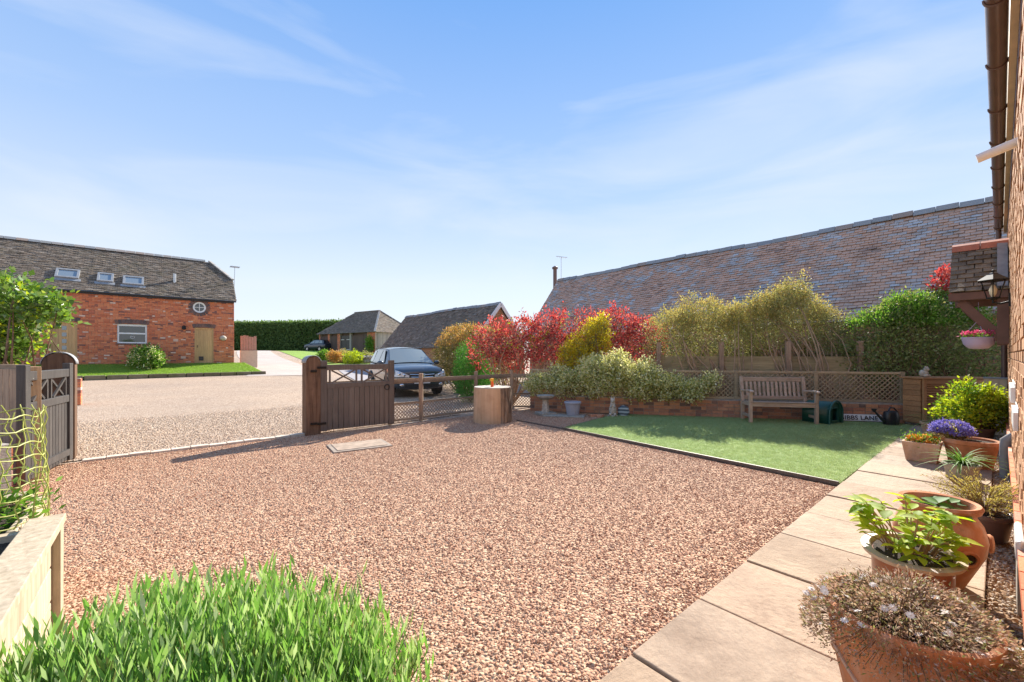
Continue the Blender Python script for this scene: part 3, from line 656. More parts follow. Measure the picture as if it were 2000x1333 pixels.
ov = .3; cs = [Vector((-ov,-ov,GE-.05)),Vector((GLEN+ov,-ov,GE-.05)),Vector((GLEN+ov,GW+ov,GE-.05)),Vector((-ov,GW+ov,GE-.05))]; r0, r1 = Vector((3.4,GW/2,GE+GR_)), Vector((GLEN-3.4,GW/2,GE+GR_))
mb = MB(); mb.add(cs+[r0,r1],[(0,1,5,4),(1,2,5),(2,3,4,5),(3,0,4)]); groof = mb.build('roof', M['tile_old'], garage)
run = GW/2+ov; rise = GR_+.05; sl = math.hypot(run,rise); upg = Vector((0,run,rise)).normalized()
roof_slope(cs[0], Vector((1,0,0)), upg, GLEN+2*ov, sl, .26, .14, M['tile_old'], garage, None, lambda s,t: t/sl*3.7 < s < GLEN+2*ov-t/sl*3.7, 5)
run2 = 3.7; sl2 = math.hypot(run2,rise); upg2 = Vector((-run2,0,rise)).normalized()
roof_slope(cs[1], Vector((0,1,0)), upg2, GW+2*ov, sl2, .26, .14, M['tile_old'], garage, None, lambda s,t: t/sl2*(GW/2+ov) < s < GW+2*ov-t/sl2*(GW/2+ov), 6)
for a, b in ((r0,r1),(r1,cs[1]),(r1,cs[2])):
    n = int((b-a).length/.5)
    for i in range(n): MB().bar(a.lerp(b,i/n)+Vector((0,0,.05)), a.lerp(b,(i+.93)/n)+Vector((0,0,.05)), .26, .09).build('ridge_tile', M['ridge_blue'], groof)

# ------------------------------------------------------------------ tiled barns on the right
def barn(name, label, ur, ue, v0, v1, zr, ze, w, g, mat, wallmat, single, barge):
    t = thing(name, label, 'barn', UV(ue,v1,0), RU-math.pi/2)     # local x = -v, local y = u
    L = v1-v0; half = ur-ue; up = Vector((0,half,zr-ze)).normalized(); sl = math.hypot(half, zr-ze)
    q = MB(); q.b2(.12,L-.12,.18,2*half-.18,0,ze-.05); q.prism([(.12,.18,ze-.05),(.12,2*half-.18,ze-.05),(.12,half,zr-.22)],(0,0,0),(L-.24,0,0)); q.build('wall', M['mortar'], t)
    mb = MB(); brick_mesh(mb, [(a+.12,b+.12,z0,z1) for a,b,z0,z1 in brick_rows(L-.24, ze-.1)], .18, .02)
    for (a,b,z0,z1) in brick_rows(2*half-.36, zr, seed=3):
        a2, b2 = a+.18, b+.18; k = (zr-.25-z1)/(zr-ze)*half
        a2, b2 = max(a2, half-k), min(b2, half+k)
        if b2-a2 > .04: mb.b2(L-.12, L-.10, a2+.005, b2-.005, z0+.005, z1-.005); mb.b2(.10,.12,a2+.005,b2-.005,z0+.005,z1-.005)
    mb.build('brickwork', wallmat, t, kind='stuff')
    mb = MB(); mb.add([(0,-.05,ze-.09),(L,-.05,ze-.09),(L,half,zr-.03),(0,half,zr-.03),(0,2*half+.05,ze-.09),(L,2*half+.05,ze-.09)],[(0,1,2,3),(3,2,5,4)]); rf = mb.build('roof', mat, t)
    W = t.matrix_basis
    W = Matrix.Translation(UV(ue,v1,0)) @ Matrix.Rotation(RU-math.pi/2,4,'Z')
    roof_slope(Vector((0,-.06,ze-.09)), Vector((1,0,0)), up, L, sl, w, g, mat, t, (lambda p: single(W@p)) if single else None, None, 7, rf)
    n = int(L/.45)
    rgz = random.Random(5)
    for i in range(n):
        jz = rgz.uniform(-.014,.014)-.03*math.sin(i*.35); MB().prism([(L*i/n,half-.15,zr-.10+jz),(L*i/n,half,zr+.075+jz),(L*i/n,half+.15,zr-.10+jz)],(0,0,0),(L/n-.012,0,rgz.uniform(-.01,.01))).build('ridge_tile', M['ridge_blue'], rf)
    if barge:
        for s in (-1,1):
            MB().bar((L+.02,half,zr-.09),(L+.02,half+s*half*1.03,ze-.16),.05,.2,up=(0,0,1)).build('bargeboard', M['white'], t)
    return t, W
def score_barn(p):
    d = p.y; px = 1000+F*p.x/d; py = HY-(p.z-HC)/d*F
    if px > 1942 or px < 1150: return None
    lim = 470 if px > 1850 else (545 if px > 1690 else 505 if px > 1480 else 560)
    if py > lim: return None
    return -d
barn('tiled_barn', 'long barn with blue and brown tiled roof behind the garden bushes', 16.85, 14.43, -2.5, 15.87, 5.52, 2.4, .205, .115, M['tile_barn'], M['brick_wall'], score_barn, False)
barn('low_barn', 'low barn with mossy tiled roof and white bargeboards behind the parked car', 15.05, 12.95, 18.7, 30.8, 4.42, 1.92, .2, .115, M['tile_old'], M['brick_warm'], None, True)
fl = thing('stove_flue', 'tall dark flue pipe at the far end of the long barn', 'flue', P(1084,560,24.2)+Vector((0,0,-4)), 0)
MB().tube([(0,0,0),(0,0,5.05)],.11,12).build('pipe', M['gutter'], fl, True); MB().lathe([(.05,4.98),(.17,5.02),(.17,5.12),(.05,5.2)],12).build('cowl', M['gutter'], fl, True)
ar = thing('roof_aerial', 'thin television aerial rising above the long barn ridge', 'aerial', P(1096,560,24.0)+Vector((0,0,-3.8)), 0)
MB().tube([(0,0,0),(0,0,5.5)],.018,6).build('mast', M['steel'], ar)
q = MB(); q.tube([(-.3,0,5.55),(.35,-.1,5.45)],.015,5)
for k in range(5): q.tube([(-.2+k*.12,-.2,5.52-.02*k),(-.2+k*.12,.2,5.52-.02*k)],.009,4)
q.build('antenna', M['steel'], ar)

# ------------------------------------------------------------------ house wall on the right
W0, W1, WV, WH = .9, 11.45, -.106, 3.8
hw = thing('house_wall', 'sunlit warm brick house wall with brown gutter at the picture edge', 'house', UV(W0,WV,0), RU)
WL = W1-W0
q = MB(); q.b2(0,WL,-.3,0,0,WH+.1); q.build('wall', M['mortar'], hw)
mb = MB()
rg = random.Random(8)
for (a,b,z0,z1) in brick_rows(WL, WH, seed=5, flemish=True): mb.b2(a+.006,b-.006,0,.016+rg.uniform(-.004,.006),z0+.006,z1-.006)
mb.build('brickwork', M['brick_warm'], hw, kind='stuff')
mb = MB(); mb.add([(0,.10,WH+.05),(WL+.1,.10,WH+.05),(WL+.1,-3,WH+2.6),(0,-3,WH+2.6)],[(0,1,2,3)]); mb.build('roof', M['tile_barn'], hw)
MB().b2(0,WL,.025,.062,WH-.24,WH-.02).build('fascia', M['cream'], hw); MB().b2(0,WL,.004,.024,WH-.40,WH-.25).build('soffit_board', M['brown_paint'], hw)
gp = []
q = MB(); gx = WL-.05; prof = [(.118+.052*math.cos(a), WH-.15+.052*math.sin(a)) for a in [math.pi+i*math.pi/10 for i in range(11)]]
q.add([(x,y,z) for x in (0,gx) for y,z in prof]+[(x,.118+.046*math.cos(a),WH-.15+.046*math.sin(a)) for x in (0,gx) for a in [math.pi+i*math.pi/10 for i in range(11)]], [(i,i+1,i+12,i+11) for i in range(10)]+[(22+i,22+i+11,22+i+12,22+i+1) for i in range(10)]+[(11+i,12+i,34+i,33+i) for i in range(10)]+[(0,11,33,22),(10,32,43,21)])
gut = q.build('gutter', M['gutter'], hw, True)
for x in np.arange(2.2, gx, .9):
    MB().tube([(x,.118+.056*math.cos(a),WH-.15+.056*math.sin(a)) for a in [math.pi*.98+i*math.pi*1.04/10 for i in range(11)]],.008,6).build('bracket', M['gutter'], gut, True)
q = MB(); dx = WL-.12
q.tube([(dx,.118,WH-.19),(dx,.118,WH-.32),(dx,.12,WH-.38),(dx,.06,WH-.5),(dx,.055,WH-.6),(dx,.055,.1)],.036,12); q.build('downpipe', M['gutter'], hw, True)
for z in (.9,2.2,WH-.62): MB().b2(dx-.055,dx+.055,.0,.098,z-.03,z+.03).build('pipe_clip', M['gutter'], hw)
q = MB(); q.tube([(5.0-W0,.0,3.03),(5.0-W0,.225,2.97)],.036,12); q.build('overflow_pipe', M['white'], hw, True)
for (a,b,z,pr_) in ((5.35,6.3,1.09,.028),(4.6,5.3,.95,.024)):
    s_ = MB(); s_.b2(a-W0,b-W0,.02,pr_+.02,z-.09,z+.04); s_.b2(a-W0+.03,b-W0-.03,.018,pr_,z+.04,z+.07); s_.build('window_sill', M['white'], hw, bevel=.008)
q = MB(); q.b2(3.45-W0,3.85-W0,.018,.052,.30,.42); q.build('door_sill', M['white'], hw, bevel=.02); q = MB(); q.b2(3.5-W0,3.8-W0,.022,.045,.0,.298); q.build('sill_board', M['grey_boards'], hw)
MB().tube([(7.3-W0,.06,-.0),(7.3-W0,.06,.33),(7.3-W0,.05,.42),(7.3-W0,.0,.50)],[.05,.05,.06,.04],12).build('waste_pipe', m_plain('grey_pipe',(.23,.22,.22),.5), hw, True)
for x in np.arange(.1, WL, .235): MB().b2(x+.005,x+.225,.018,.045,.30,.372).build('plinth_brick', M['brick'], hw)
# door canopy
CU0, CU1, CUR, CV, CZ0, CZR = 8.9, 10.3, 9.6, .49, 2.30, 3.06
can = thing('door_canopy', 'small tiled door canopy on timber brackets with red ridge tiles', 'canopy', UV(CUR,WV,0), RU)
cd = CV-WV; hwid = CUR-CU0; 
q = MB(); q.prism([(-hwid+.04,.03,CZ0+.02),(hwid-.04,.03,CZ0+.02),(0,.03,CZR-.06)],(0,0,0),(0,cd-.05,0)); cr = q.build('roof', M['brown_paint'], can)
upc = Vector((hwid,0,CZR-CZ0)).normalized(); slc = math.hypot(hwid,CZR-CZ0)
for (o_, ax_, up_) in ((Vector((-hwid-.02,cd,CZ0)), Vector((0,-1,0)), upc), (Vector((hwid+.02,.0,CZ0)), Vector((0,1,0)), Vector((-hwid,0,CZR-CZ0)).normalized())):
    for (a,b,t_,rg_) in tile_field(cd, slc, .165, .10, None, 2, .002):
        qq = MB(); tile_geo(qq, o_, ax_, up_, a, b, t_, .10, rg_, .013); qq.build('tile', M['tile_canopy'], cr)
for i in range(2): MB().prism([(-.12,cd*i/2+.006,CZR-.06),(-.10,cd*i/2+.006,CZR+.03),(0,cd*i/2+.006,CZR+.075),(.10,cd*i/2+.006,CZR+.03),(.12,cd*i/2+.006,CZR-.06)],(0,0,0),(0,cd/2-.01,0)).build('ridge_tile', M['ridge_red'], can)
q = MB(); q.add([(-hwid-.05,.03,CZ0+.045),(-.08,.03,CZR+.02),(-.08,.13,CZR+.03),(-hwid-.05,.13,CZ0+.055)],[(0,1,2,3)]); q.build('flashing', M['lead'], can)
for s in (-1,1):
    x = s*(hwid-.1)
    MB().b2(x-.06,x+.06,.02,cd-.03,CZ0-.11,CZ0-.002).build('beam', M['brown_paint'], can, bevel=.004)
    MB().b2(x-.06,x+.06,.02,.13,CZ0-.75,CZ0-.112).build('wall_post', M['brown_paint'], can, bevel=.004)
    MB().bar((x,.10,CZ0-.66),(x,cd-.12,CZ0-.13),.085,.11).build('brace', M['brown_paint'], can, bevel=.004)
MB().b2(-hwid-.03,-hwid+.0,.03,cd,CZ0-.11,CZ0-.005).build('fascia', M['brown_paint'], can); MB().b2(hwid,hwid+.03,.03,cd,CZ0-.11,CZ0-.005).build('fascia', M['brown_paint'], can)
lam = thing('wall_lantern', 'black wall lantern with clear bulb under the door canopy', 'lamp', UV(8.05,WV,2.06), RU)
q = MB(); q.b2(-.04,.04,.01,.035,-.06,.10); q.tube([(0,.03,.0),(0,.10,-.02),(0,.16,.0),(0,.16,.06)],.012,8); q.build('bracket', M['iron'], lam)
q = MB(); q.lathe([(.15,.27),(.155,.28),(.06,.35),(.04,.37),(.015,.38),(.015,.41),(0.001,.42)],6,(0,.16,0)); q.build('lamp_cap', M['iron'], lam)
q = MB()
for i in range(6):
    a = math.pi/3*i; q.tube([(.06*math.cos(a),.16+.06*math.sin(a),.06),(.115*math.cos(a),.16+.115*math.sin(a),.27)],.006,5)
q.lathe([(.02,.04),(.07,.05),(.07,.065),(.02,.07)],6,(0,.16,0)); q.build('lamp_frame', M['iron'], lam)
q = MB(); q.lathe([(.015,.07),(.03,.11),(.036,.16),(.02,.21),(.005,.23)],12,(0,.16,0)); q.build('bulb', m_plain('frosted_bulb',(.85,.74,.5),.25), lam, True)

# ------------------------------------------------------------------ gates, posts, fence
def gate_leaf(name, label, loc, rz, Lg, mat, latch, side=1):
    t = thing(name, label, 'gate', loc, rz); H1 = 1.22
    MB().b2(0,.11,-.035,.035,.05,1.29).build('stile', mat, t, bevel=.006); MB().b2(Lg-.11,Lg,-.035,.035,.05,1.29).build('stile', mat, t, bevel=.006)
    MB().b2(.11,Lg-.11,-.03,.03,1.12,H1).build('top_rail', mat, t, bevel=.006); MB().b2(.11,Lg-.11,-.03,.03,.80,.89).build('middle_rail', mat, t, bevel=.006)
    n = 12; w = (Lg-.22)/n
    for i in range(n): MB().b2(.11+i*w+.004,.11+(i+1)*w-.004,-.022,.012,.06,.80).build('board', mat, t, bevel=.004)
    MB().b2(.11,Lg-.11,.013,.034,.12,.20).build('bottom_rail', mat, t)
    m = Lg/2
    for x in (.16,m-.05,m+.05,Lg-.16): MB().b2(x-.014,x+.014,-.016,.016,.89,1.12).build('bar', mat, t)
    for a,b in ((.175,m-.065),(m+.065,Lg-.175)):
        MB().bar((a+.02,-.006,.895),(b-.02,-.006,1.115),.02,.026).build('cross_bar', mat, t); MB().bar((a+.02,.015,1.115),(b-.02,.015,.895),.02,.026).build('cross_bar', mat, t)
    if latch:
        MB().tube([(Lg-.15+.05*math.cos(a),-side*.035,.77+.05*math.sin(a)) for a in [i*math.pi/8 for i in range(16)]],.008,6,closed=True).build('ring_latch', M['iron'], t, True)
    for z in (.19,1.17): MB().b2(-.06,.09,-side*.048,-side*.036,z-.02,z+.02).build('hinge', M['iron'], t)
    return t
def gate_post(name, label, loc, rz, w, h):
    t = thing(name, label, 'gate post', loc, rz); n = 12
    arc = [(w/2*math.cos(a), h-w/2+w/2*math.sin(a)) for a in [i*math.pi/n for i in range(n+1)]]
    q = MB(); q.prism([(w/2,-w/2,0)]+[(x,-w/2,z) for x,z in arc]+[(-w/2,-w/2,0)],(0,0,0),(0,w,0)); q.build('post', M['post_wood'], t, bevel=.006)
    q = MB(); k = len(arc); out = [(x*1.04, h-w/2+(z-h+w/2)*1.04+.004) for x,z in arc]
    q.add([(x,-w/2-.006,z) for x,z in out]+[(x,w/2+.006,z) for x,z in out],[(i,i+1,k+i+1,k+i) for i in range(k-1)]); o = q.build('lead_cap', M['lead'], t, True)
    sm = o.modifiers.new('thick','SOLIDIFY'); sm.thickness = .008; sm.offset = 1
    q = MB(); q.b2(-.05,.05,-w/2-.02,-w/2-.001,.18,.22); q.b2(-.05,.05,-w/2-.02,-w/2-.001,h-.28,h-.24); q.build('hinge_plate', M['iron'], t); return t
LGA = math.atan2((GB-GA).y, (GB-GA).x)
rp = Vector((-3.52,7.28,0)); gate_post('gate_post', 'weathered oak gate post with rounded lead cap beside the folded-back brown gate', rp, LGA, .24, 1.37)
ge = Vector((-2.52,8.12,0)); ga = math.atan2((ge-rp).y,(ge-rp).x)
fwd = Vector((math.sin(ga),-math.cos(ga),0))
gate_leaf('driveway_gate', 'brown timber gate leaf folded back against the lattice fence', rp+Vector((math.cos(ga),math.sin(ga),0))*.12+fwd*.09, ga, 1.36, M['dark_timber'], True)
lp = Vector((-6.06,5.56,0)); gate_post('gate_post', 'oak gate post with rounded lead cap behind the charcoal gate', lp, LGA, .30, 1.42)
le0, le1 = Vector((-5.73,5.37,0)), Vector((-5.07,4.28,0)); la = math.atan2((le1-le0).y,(le1-le0).x)
gate_leaf('driveway_gate', 'charcoal timber gate leaf swung open at the left side', le0, la, (le1-le0).length, M['black_timber'], False)
# low fence with rails, mesh and lattice
FP = [Vector((-3.40,7.46,0)), Vector((-2.44,8.30,0)), Vector((-1.93,8.80,0)), Vector((-.86,9.88,0)), Vector((-.02,10.62,0)), Vector((.62,10.62,0))]
fence = thing('lattice_fence', 'low timber fence with lattice and wire mesh between gate and tree stump', 'fence', FP[0], 0)
o0 = FP[0]
def lattice(a, b, z0, z1, sp, w, th, parent, mat, nrm_off=.006):
    d = (b-a); Ln = d.length; d.normalize(); sd = Vector((d.y,-d.x,0)); H = z1-z0
    for sgn in (1,-1):
        x = -H
        while x < Ln+H:
            x0_, x1_ = x, x+H
            if sgn > 0: pa, pb = (x0_,0), (x1_,H)
            else: pa, pb = (x0_,H), (x1_,0)
            def cl(p, q):
                (xa,za),(xb,zb) = p,q; ta = max(0,(0-xa)/(xb-xa)); tb = min(1,(Ln-xa)/(xb-xa))
                return None if tb-ta < .06 else ((xa+(xb-xa)*ta, za+(zb-za)*ta),(xa+(xb-xa)*tb, za+(zb-za)*tb))
            c = cl(pa,pb)
            if c:
                A = a+d*c[0][0]+Vector((0,0,z0+c[0][1]))+sd*nrm_off*sgn; B = a+d*c[1][0]+Vector((0,0,z0+c[1][1]))+sd*nrm_off*sgn
                MB().bar(A,B,th,w,up=(0,0,1)).build('slat', mat, parent)
            x += sp
for i, p in enumerate(FP[1:]):
    MB().b2(p.x-o0.x-.04,p.x-o0.x+.04,p.y-o0.y-.04,p.y-o0.y+.04,0,1.0 if i != 4 else .95).build('post', M['fence_wood_z'], fence, bevel=.006)
for a, b in zip(FP, FP[1:]):
    A, B = a-o0, b-o0; d = (B-A).normalized(); A2, B2 = A+d*.042, B-d*.042
    z = Vector((0,0,1))
    MB().bar(A2+z*.86,B2+z*.86,.045,.095).build('rail', M['fence_wood'], fence, bevel=.004)
    MB().bar(A2+z*.40,B2+z*.40,.04,.035).build('rail', M['fence_wood'], fence); MB().bar(A2+z*.07,B2+z*.07,.04,.04).build('rail', M['fence_wood'], fence)
    lattice(A2,B2,.085,.385,.075,.013,.006,fence,M['fence_wood'],.005)
    q = MB(); Ln = (B2-A2).length; off = Vector((d.y,-d.x,0))*.028
    for k in range(int(Ln/.026)): q.bar(A2+d*(k*.026)+off+z*.40,A2+d*(k*.026)+off+z*.86,.0016,.0016)
    for k in range(17): q.bar(A2+off+z*(.42+k*.026),B2+off+z*(.42+k*.026),.0016,.0016)
    q.build('wire_mesh', M['iron'], fence)

# ------------------------------------------------------------------ low brick wall with trellis
WA, WB = Vector((.45,10.32,0)), Vector((8.0,8.42,0)); wd = (WB-WA); WLn = wd.length; wa = math.atan2(wd.y,wd.x)
gw = thing('low_brick_wall', 'low weathered brick wall along the back of the lawn', 'wall', WA, wa)
MB().b2(0,WLn,.012,.22,0,.40).build('core', M['mortar'], gw)
rg = random.Random(3)
for (a,b,z0,z1) in brick_rows(WLn,.375,seed=1,flemish=True):
    d = rg.uniform(-.004,.006); MB().b2(a+.005,b-.005,-d,.05,z0+.005,z1-.005).build('brick', M['brick_wall'], gw)
tr = thing('trellis', 'diagonal lattice trellis panels on top of the low brick wall', 'trellis', WA, wa)
for i, x in enumerate(np.linspace(.02, WLn-.02, 6)):
    MB().b2(x-.035,x+.035,.055,.125,.40,1.05).build('post', M['trellis'], tr)
for xa, xb in zip(np.linspace(.02,WLn-.02,6), np.linspace(.02,WLn-.02,6)[1:]):
    for z in (.43,1.02): MB().b2(xa+.036,xb-.036,.06,.10,z-.022,z+.022).build('rail', M['trellis'], tr)
    lattice(Vector((xa+.036,.08,0)),Vector((xb-.036,.08,0)),.45,1.0,.093,.018,.007,tr,M['trellis'],.0045)
pf = thing('panel_fence', 'tan panel fence with timber posts behind the hedge bushes', 'fence', WA+Vector((.2,.62,0)), wa)
for x in np.linspace(3.05, 7.25, 4): MB().b2(x-.05,x+.05,-.07,.03,0,1.70).build('post', M['fence_wood_z'], pf, bevel=.006)
for xa, xb in zip(np.linspace(3.05,7.25,4), np.linspace(3.05,7.25,4)[1:]):
    for k in range(9): MB().box(((xa+xb)/2,.02,.12+k*.145),(xb-xa-.1,.015,.155),Matrix.Rotation(.07,3,'X')).build('plank', M['panel'], pf)

# ------------------------------------------------------------------ foliage
def nrmz(a): return a/np.maximum(np.linalg.norm(a,axis=1,keepdims=True),1e-6)
def leaf_mesh(name, P0, D, Ln, Wd, rng, fold=.18, droop=.0, upb=.5):
    """one folded kite-shaped leaf per point: P0 base, D direction"""
    n = len(P0); Ln = np.broadcast_to(Ln,(n,))[:,None]*rng.uniform(.65,1.25,(n,1)); Wd = np.broadcast_to(Wd,(n,))[:,None]*rng.uniform(.75,1.2,(n,1))
    D = nrmz(D); N = nrmz(rng.normal(0,1,(n,3))*.8+np.array([0,0,upb])); S = nrmz(np.cross(D,N)); N = np.cross(S,D)
    T = P0+D*Ln; T[:,2] -= (droop*Ln)[:,0]; Mi = P0+D*Ln*.45+N*Wd*fold
    V = np.stack([P0, Mi+S*Wd*.5, T, Mi-S*Wd*.5],1).reshape(-1,3)
    return np_mesh(name, V, np.arange(n*4).reshape(-1,4))
def blob_points(blobs, n, rng, lo=.7, hi=1.06, zmin=None, lump=.22, freq=2.2):
    B = np.array(blobs,float); wgt = B[:,3]*B[:,4]+B[:,3]*B[:,5]+B[:,4]*B[:,5]; wgt /= wgt.sum(); out = []; od = []
    while len(out) < n:
        i = rng.choice(len(B),p=wgt); d = rng.normal(0,1,3); d /= np.linalg.norm(d); c, r = B[i,:3], B[i,3:]
        p = c+d*r*(1+lump*mnoise.noise(Vector((c+d*r)*freq)))*(rng.uniform(lo,hi) if rng.random() < .8 else rng.uniform(.2,lo))
        if zmin is not None and p[2] < zmin: continue
        k = np.min(np.where(np.arange(len(B))==i, 9, np.linalg.norm((p-B[:,:3])/B[:,3:],axis=1)))
        if k < .62: continue
        out.append(p); od.append(d)
    return np.array(out), np.array(od)
def spray(name, blobs, mat, parent, nc, per, ln, wd, spread, seed=0, zmin=None, out=.7, up=.3, lo=.7, hi=1.06, lump=.22, freq=2.2, org=(0,0,0), keep=None, droop=0):
    rng = np.random.default_rng(seed); Pc, Dc = blob_points(blobs,nc,rng,lo,hi,zmin,lump,freq)
    if keep is not None:
        k = np.array([keep(p) for p in Pc]); Pc, Dc = Pc[k], Dc[k]
    Pl = np.repeat(Pc,per,0)+rng.normal(0,spread,(len(Pc)*per,3)); Dl = np.repeat(Dc,per,0)*out+rng.normal(0,.6,(len(Pl),3))+np.array([0,0,up])
    me = leaf_mesh(name, Pl-np.array(org), Dl, ln, wd, rng, droop=droop); link(name, me, mat, parent); return Pc
def twigs(name, roots, tips, mat, parent, r0=.015, r1=.004, sag=.15, seed=0, org=(0,0,0), n=5):
    rg = random.Random(seed); mb = MB(); o = Vector(org)
    for t in tips:
        t = Vector(t); b = Vector(min(roots, key=lambda q: (Vector(q)-t).length*rg.uniform(.7,1.3))); pts = []
        bend = Vector((rg.gauss(0,sag),rg.gauss(0,sag),rg.uniform(0,sag)))
        for i in range(5): s = i/4; pts.append(b.lerp(t,s)+bend*math.sin(s*math.pi)*(t-b).length*.6-o)
        mb.tube(pts,[r0+(r1-r0)*i/4 for i in range(5)],n,cap=False)
    return mb.build(name, mat, parent, True)
def bush(name, label, cat, base, blobs, layers, roots=None, ntw=40, twig='twig', r0=.02, seed=0, group=None, tips_on=None):
    t = thing(name, label, cat, base, 0, group); org = Vector(base); allp = None
    for k, L_ in enumerate(layers):
        pc = spray(L_.pop('name','crown'), L_.pop('blobs',blobs), M[L_.pop('mat')], t, seed=seed*10+k, org=org, **L_)
        allp = pc if allp is None else allp
    rg = random.Random(seed); roots = roots or [tuple(org)]
    idx = [rg.randrange(len(allp)) for _ in range(ntw)]
    if ntw: twigs('branches', roots, [allp[i] for i in idx], M[twig], t, r0, .004, .16, seed, org)
    return t
M['lf_red'] = m_leaf('red_leaf', [(.26,.045,.05),(.46,.07,.075),(.60,.11,.10),(.66,.24,.18)], None, .42, .6, .2, (1.25,.95,.85))
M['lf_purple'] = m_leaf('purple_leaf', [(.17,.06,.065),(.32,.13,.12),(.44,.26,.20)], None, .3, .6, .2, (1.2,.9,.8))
M['lf_yellow'] = m_leaf('golden_leaf', [(.52,.38,.03),(.72,.56,.05),(.80,.66,.09),(.40,.36,.05)], None, .45)
M['lf_varieg'] = m_leaf('variegated_leaf', [(.32,.35,.08),(.56,.56,.18),(.80,.76,.40),(.88,.85,.58),(.42,.45,.12)], [0,.2,.45,.8,1], .42, tint=(1.05,1.05,.8))
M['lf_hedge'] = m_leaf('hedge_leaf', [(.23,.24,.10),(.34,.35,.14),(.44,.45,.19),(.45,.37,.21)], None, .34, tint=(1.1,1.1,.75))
M['lf_tip'] = m_leaf('straw_sunlit_leaf', [(.44,.33,.12),(.56,.45,.17),(.46,.46,.17),(.58,.40,.18)], None, .38, tint=(1.1,1.1,.75))  # hedge tip sun glow put into leaf colour; plain straw colour on one rockery plant
M['lf_dark'] = m_leaf('evergreen_leaf', [(.16,.20,.075),(.26,.31,.11),(.35,.40,.15),(.36,.31,.18)], None, .35, .55, .25)
M['lf_fresh'] = m_leaf('fresh_green_leaf', [(.09,.20,.03),(.16,.31,.05),(.24,.40,.07)], None, .4)
M['lf_photinia'] = m_leaf('photinia_leaf', [(.16,.15,.06),(.26,.22,.085),(.33,.23,.10)], None, .3)
M['lf_photip'] = m_leaf('photinia_tip', [(.50,.22,.09),(.60,.32,.14),(.45,.30,.10)], None, .4)
M['lf_farhedge'] = m_leaf('far_hedge_leaf', [(.10,.16,.06),(.17,.26,.09),(.25,.35,.12)], None, .3)
M['lf_conifer'] = m_leaf('conifer_leaf', [(.05,.18,.035),(.09,.29,.05),(.15,.38,.075)], None, .3)
M['lf_lime'] = m_leaf('lime_leaf', [(.26,.34,.02),(.42,.50,.03),(.55,.56,.05),(.16,.26,.03)], None, .45)
M['lf_ivy'] = m_leaf('ivy_leaf', [(.08,.16,.03),(.14,.25,.045),(.23,.36,.06),(.18,.23,.12)], None, .3, .28, .6)
M['lf_lav'] = m_leaf('lavender_leaf', [(.28,.25,.10),(.14,.29,.06),(.21,.40,.085),(.31,.50,.14),(.42,.55,.24),(.55,.62,.42)], [0,.06,.3,.55,.8,1], .4, .5, .35, tint=(1.1,1.15,.7))
M['lf_strap'] = m_leaf('strap_leaf', [(.10,.22,.05),(.16,.30,.08),(.28,.38,.14)], None, .35)
M['lf_heather'] = m_leaf('heather_leaf', [(.26,.24,.06),(.42,.34,.12),(.55,.44,.22),(.36,.26,.13)], None, .4)
M['lf_daisy'] = m_leaf('daisy_foliage', [(.22,.25,.09),(.36,.24,.15),(.50,.34,.25),(.64,.48,.38),(.28,.34,.10)], None, .35, tint=(1.1,1,.9))
M['petal_white'] = m_leaf('white_petal', [(.80,.76,.72),(.85,.82,.80)], None, .35, tint=(1,1,1)); M['petal_pink'] = m_leaf('pink_petal', [(.60,.06,.16),(.72,.12,.26)], None, .35, tint=(1,1,1))
M['petal_purple'] = m_leaf('violet_petal', [(.17,.14,.52),(.26,.23,.66),(.38,.34,.74)], None, .35, tint=(1,1,1)); M['petal_orange'] = m_leaf('orange_petal', [(.78,.22,.02),(.82,.36,.05),(.8,.5,.2)], None, .35, tint=(1,1,1))
M['lf_hyd'] = m_leaf('hydrangea_leaf', [(.24,.38,.03),(.42,.54,.04),(.58,.62,.06),(.16,.30,.04)], None, .5, .6)

# far hedge
fh = thing('tall_hedge', 'tall clipped green hedge at the far end of the lane', 'hedge', (-36,64,1.8), 0)
rng = np.random.default_rng(2); n = 26000
hx0, hy0, hx1, hy1 = -50.0, 66.5, -25.5, 62.5
tt = rng.uniform(0,1,n); top = rng.random(n) < .22; zz = np.where(top, 4.55+rng.normal(0,.16,n), rng.uniform(-.1,4.6,n)); dep = np.where(top, rng.uniform(0,2.0,n), rng.normal(0,.12,n))
Pn = np.stack([hx0+(hx1-hx0)*tt+dep*.16+36, hy0+(hy1-hy0)*tt+dep-64, zz],1); Dn = rng.normal(0,.6,(n,3))+np.array([.1,-.7,.35])
link('crown', leaf_mesh('crown',Pn,Dn,.26,.20,rng), M['lf_farhedge'], fh); 
q = MB(); q.prism([(hx0+36,hy0-64+.15,-.3),(hx1+36,hy1-64+.15,-.3),(hx1+36.3,hy1-64+2,-.3),(hx0+36.3,hy0-64+2,-.3)],(0,0,0),(0,0,4.75)); q.build('inner_growth', m_plain('hedge_core',(.02,.035,.012),.9,var=.4), fh)
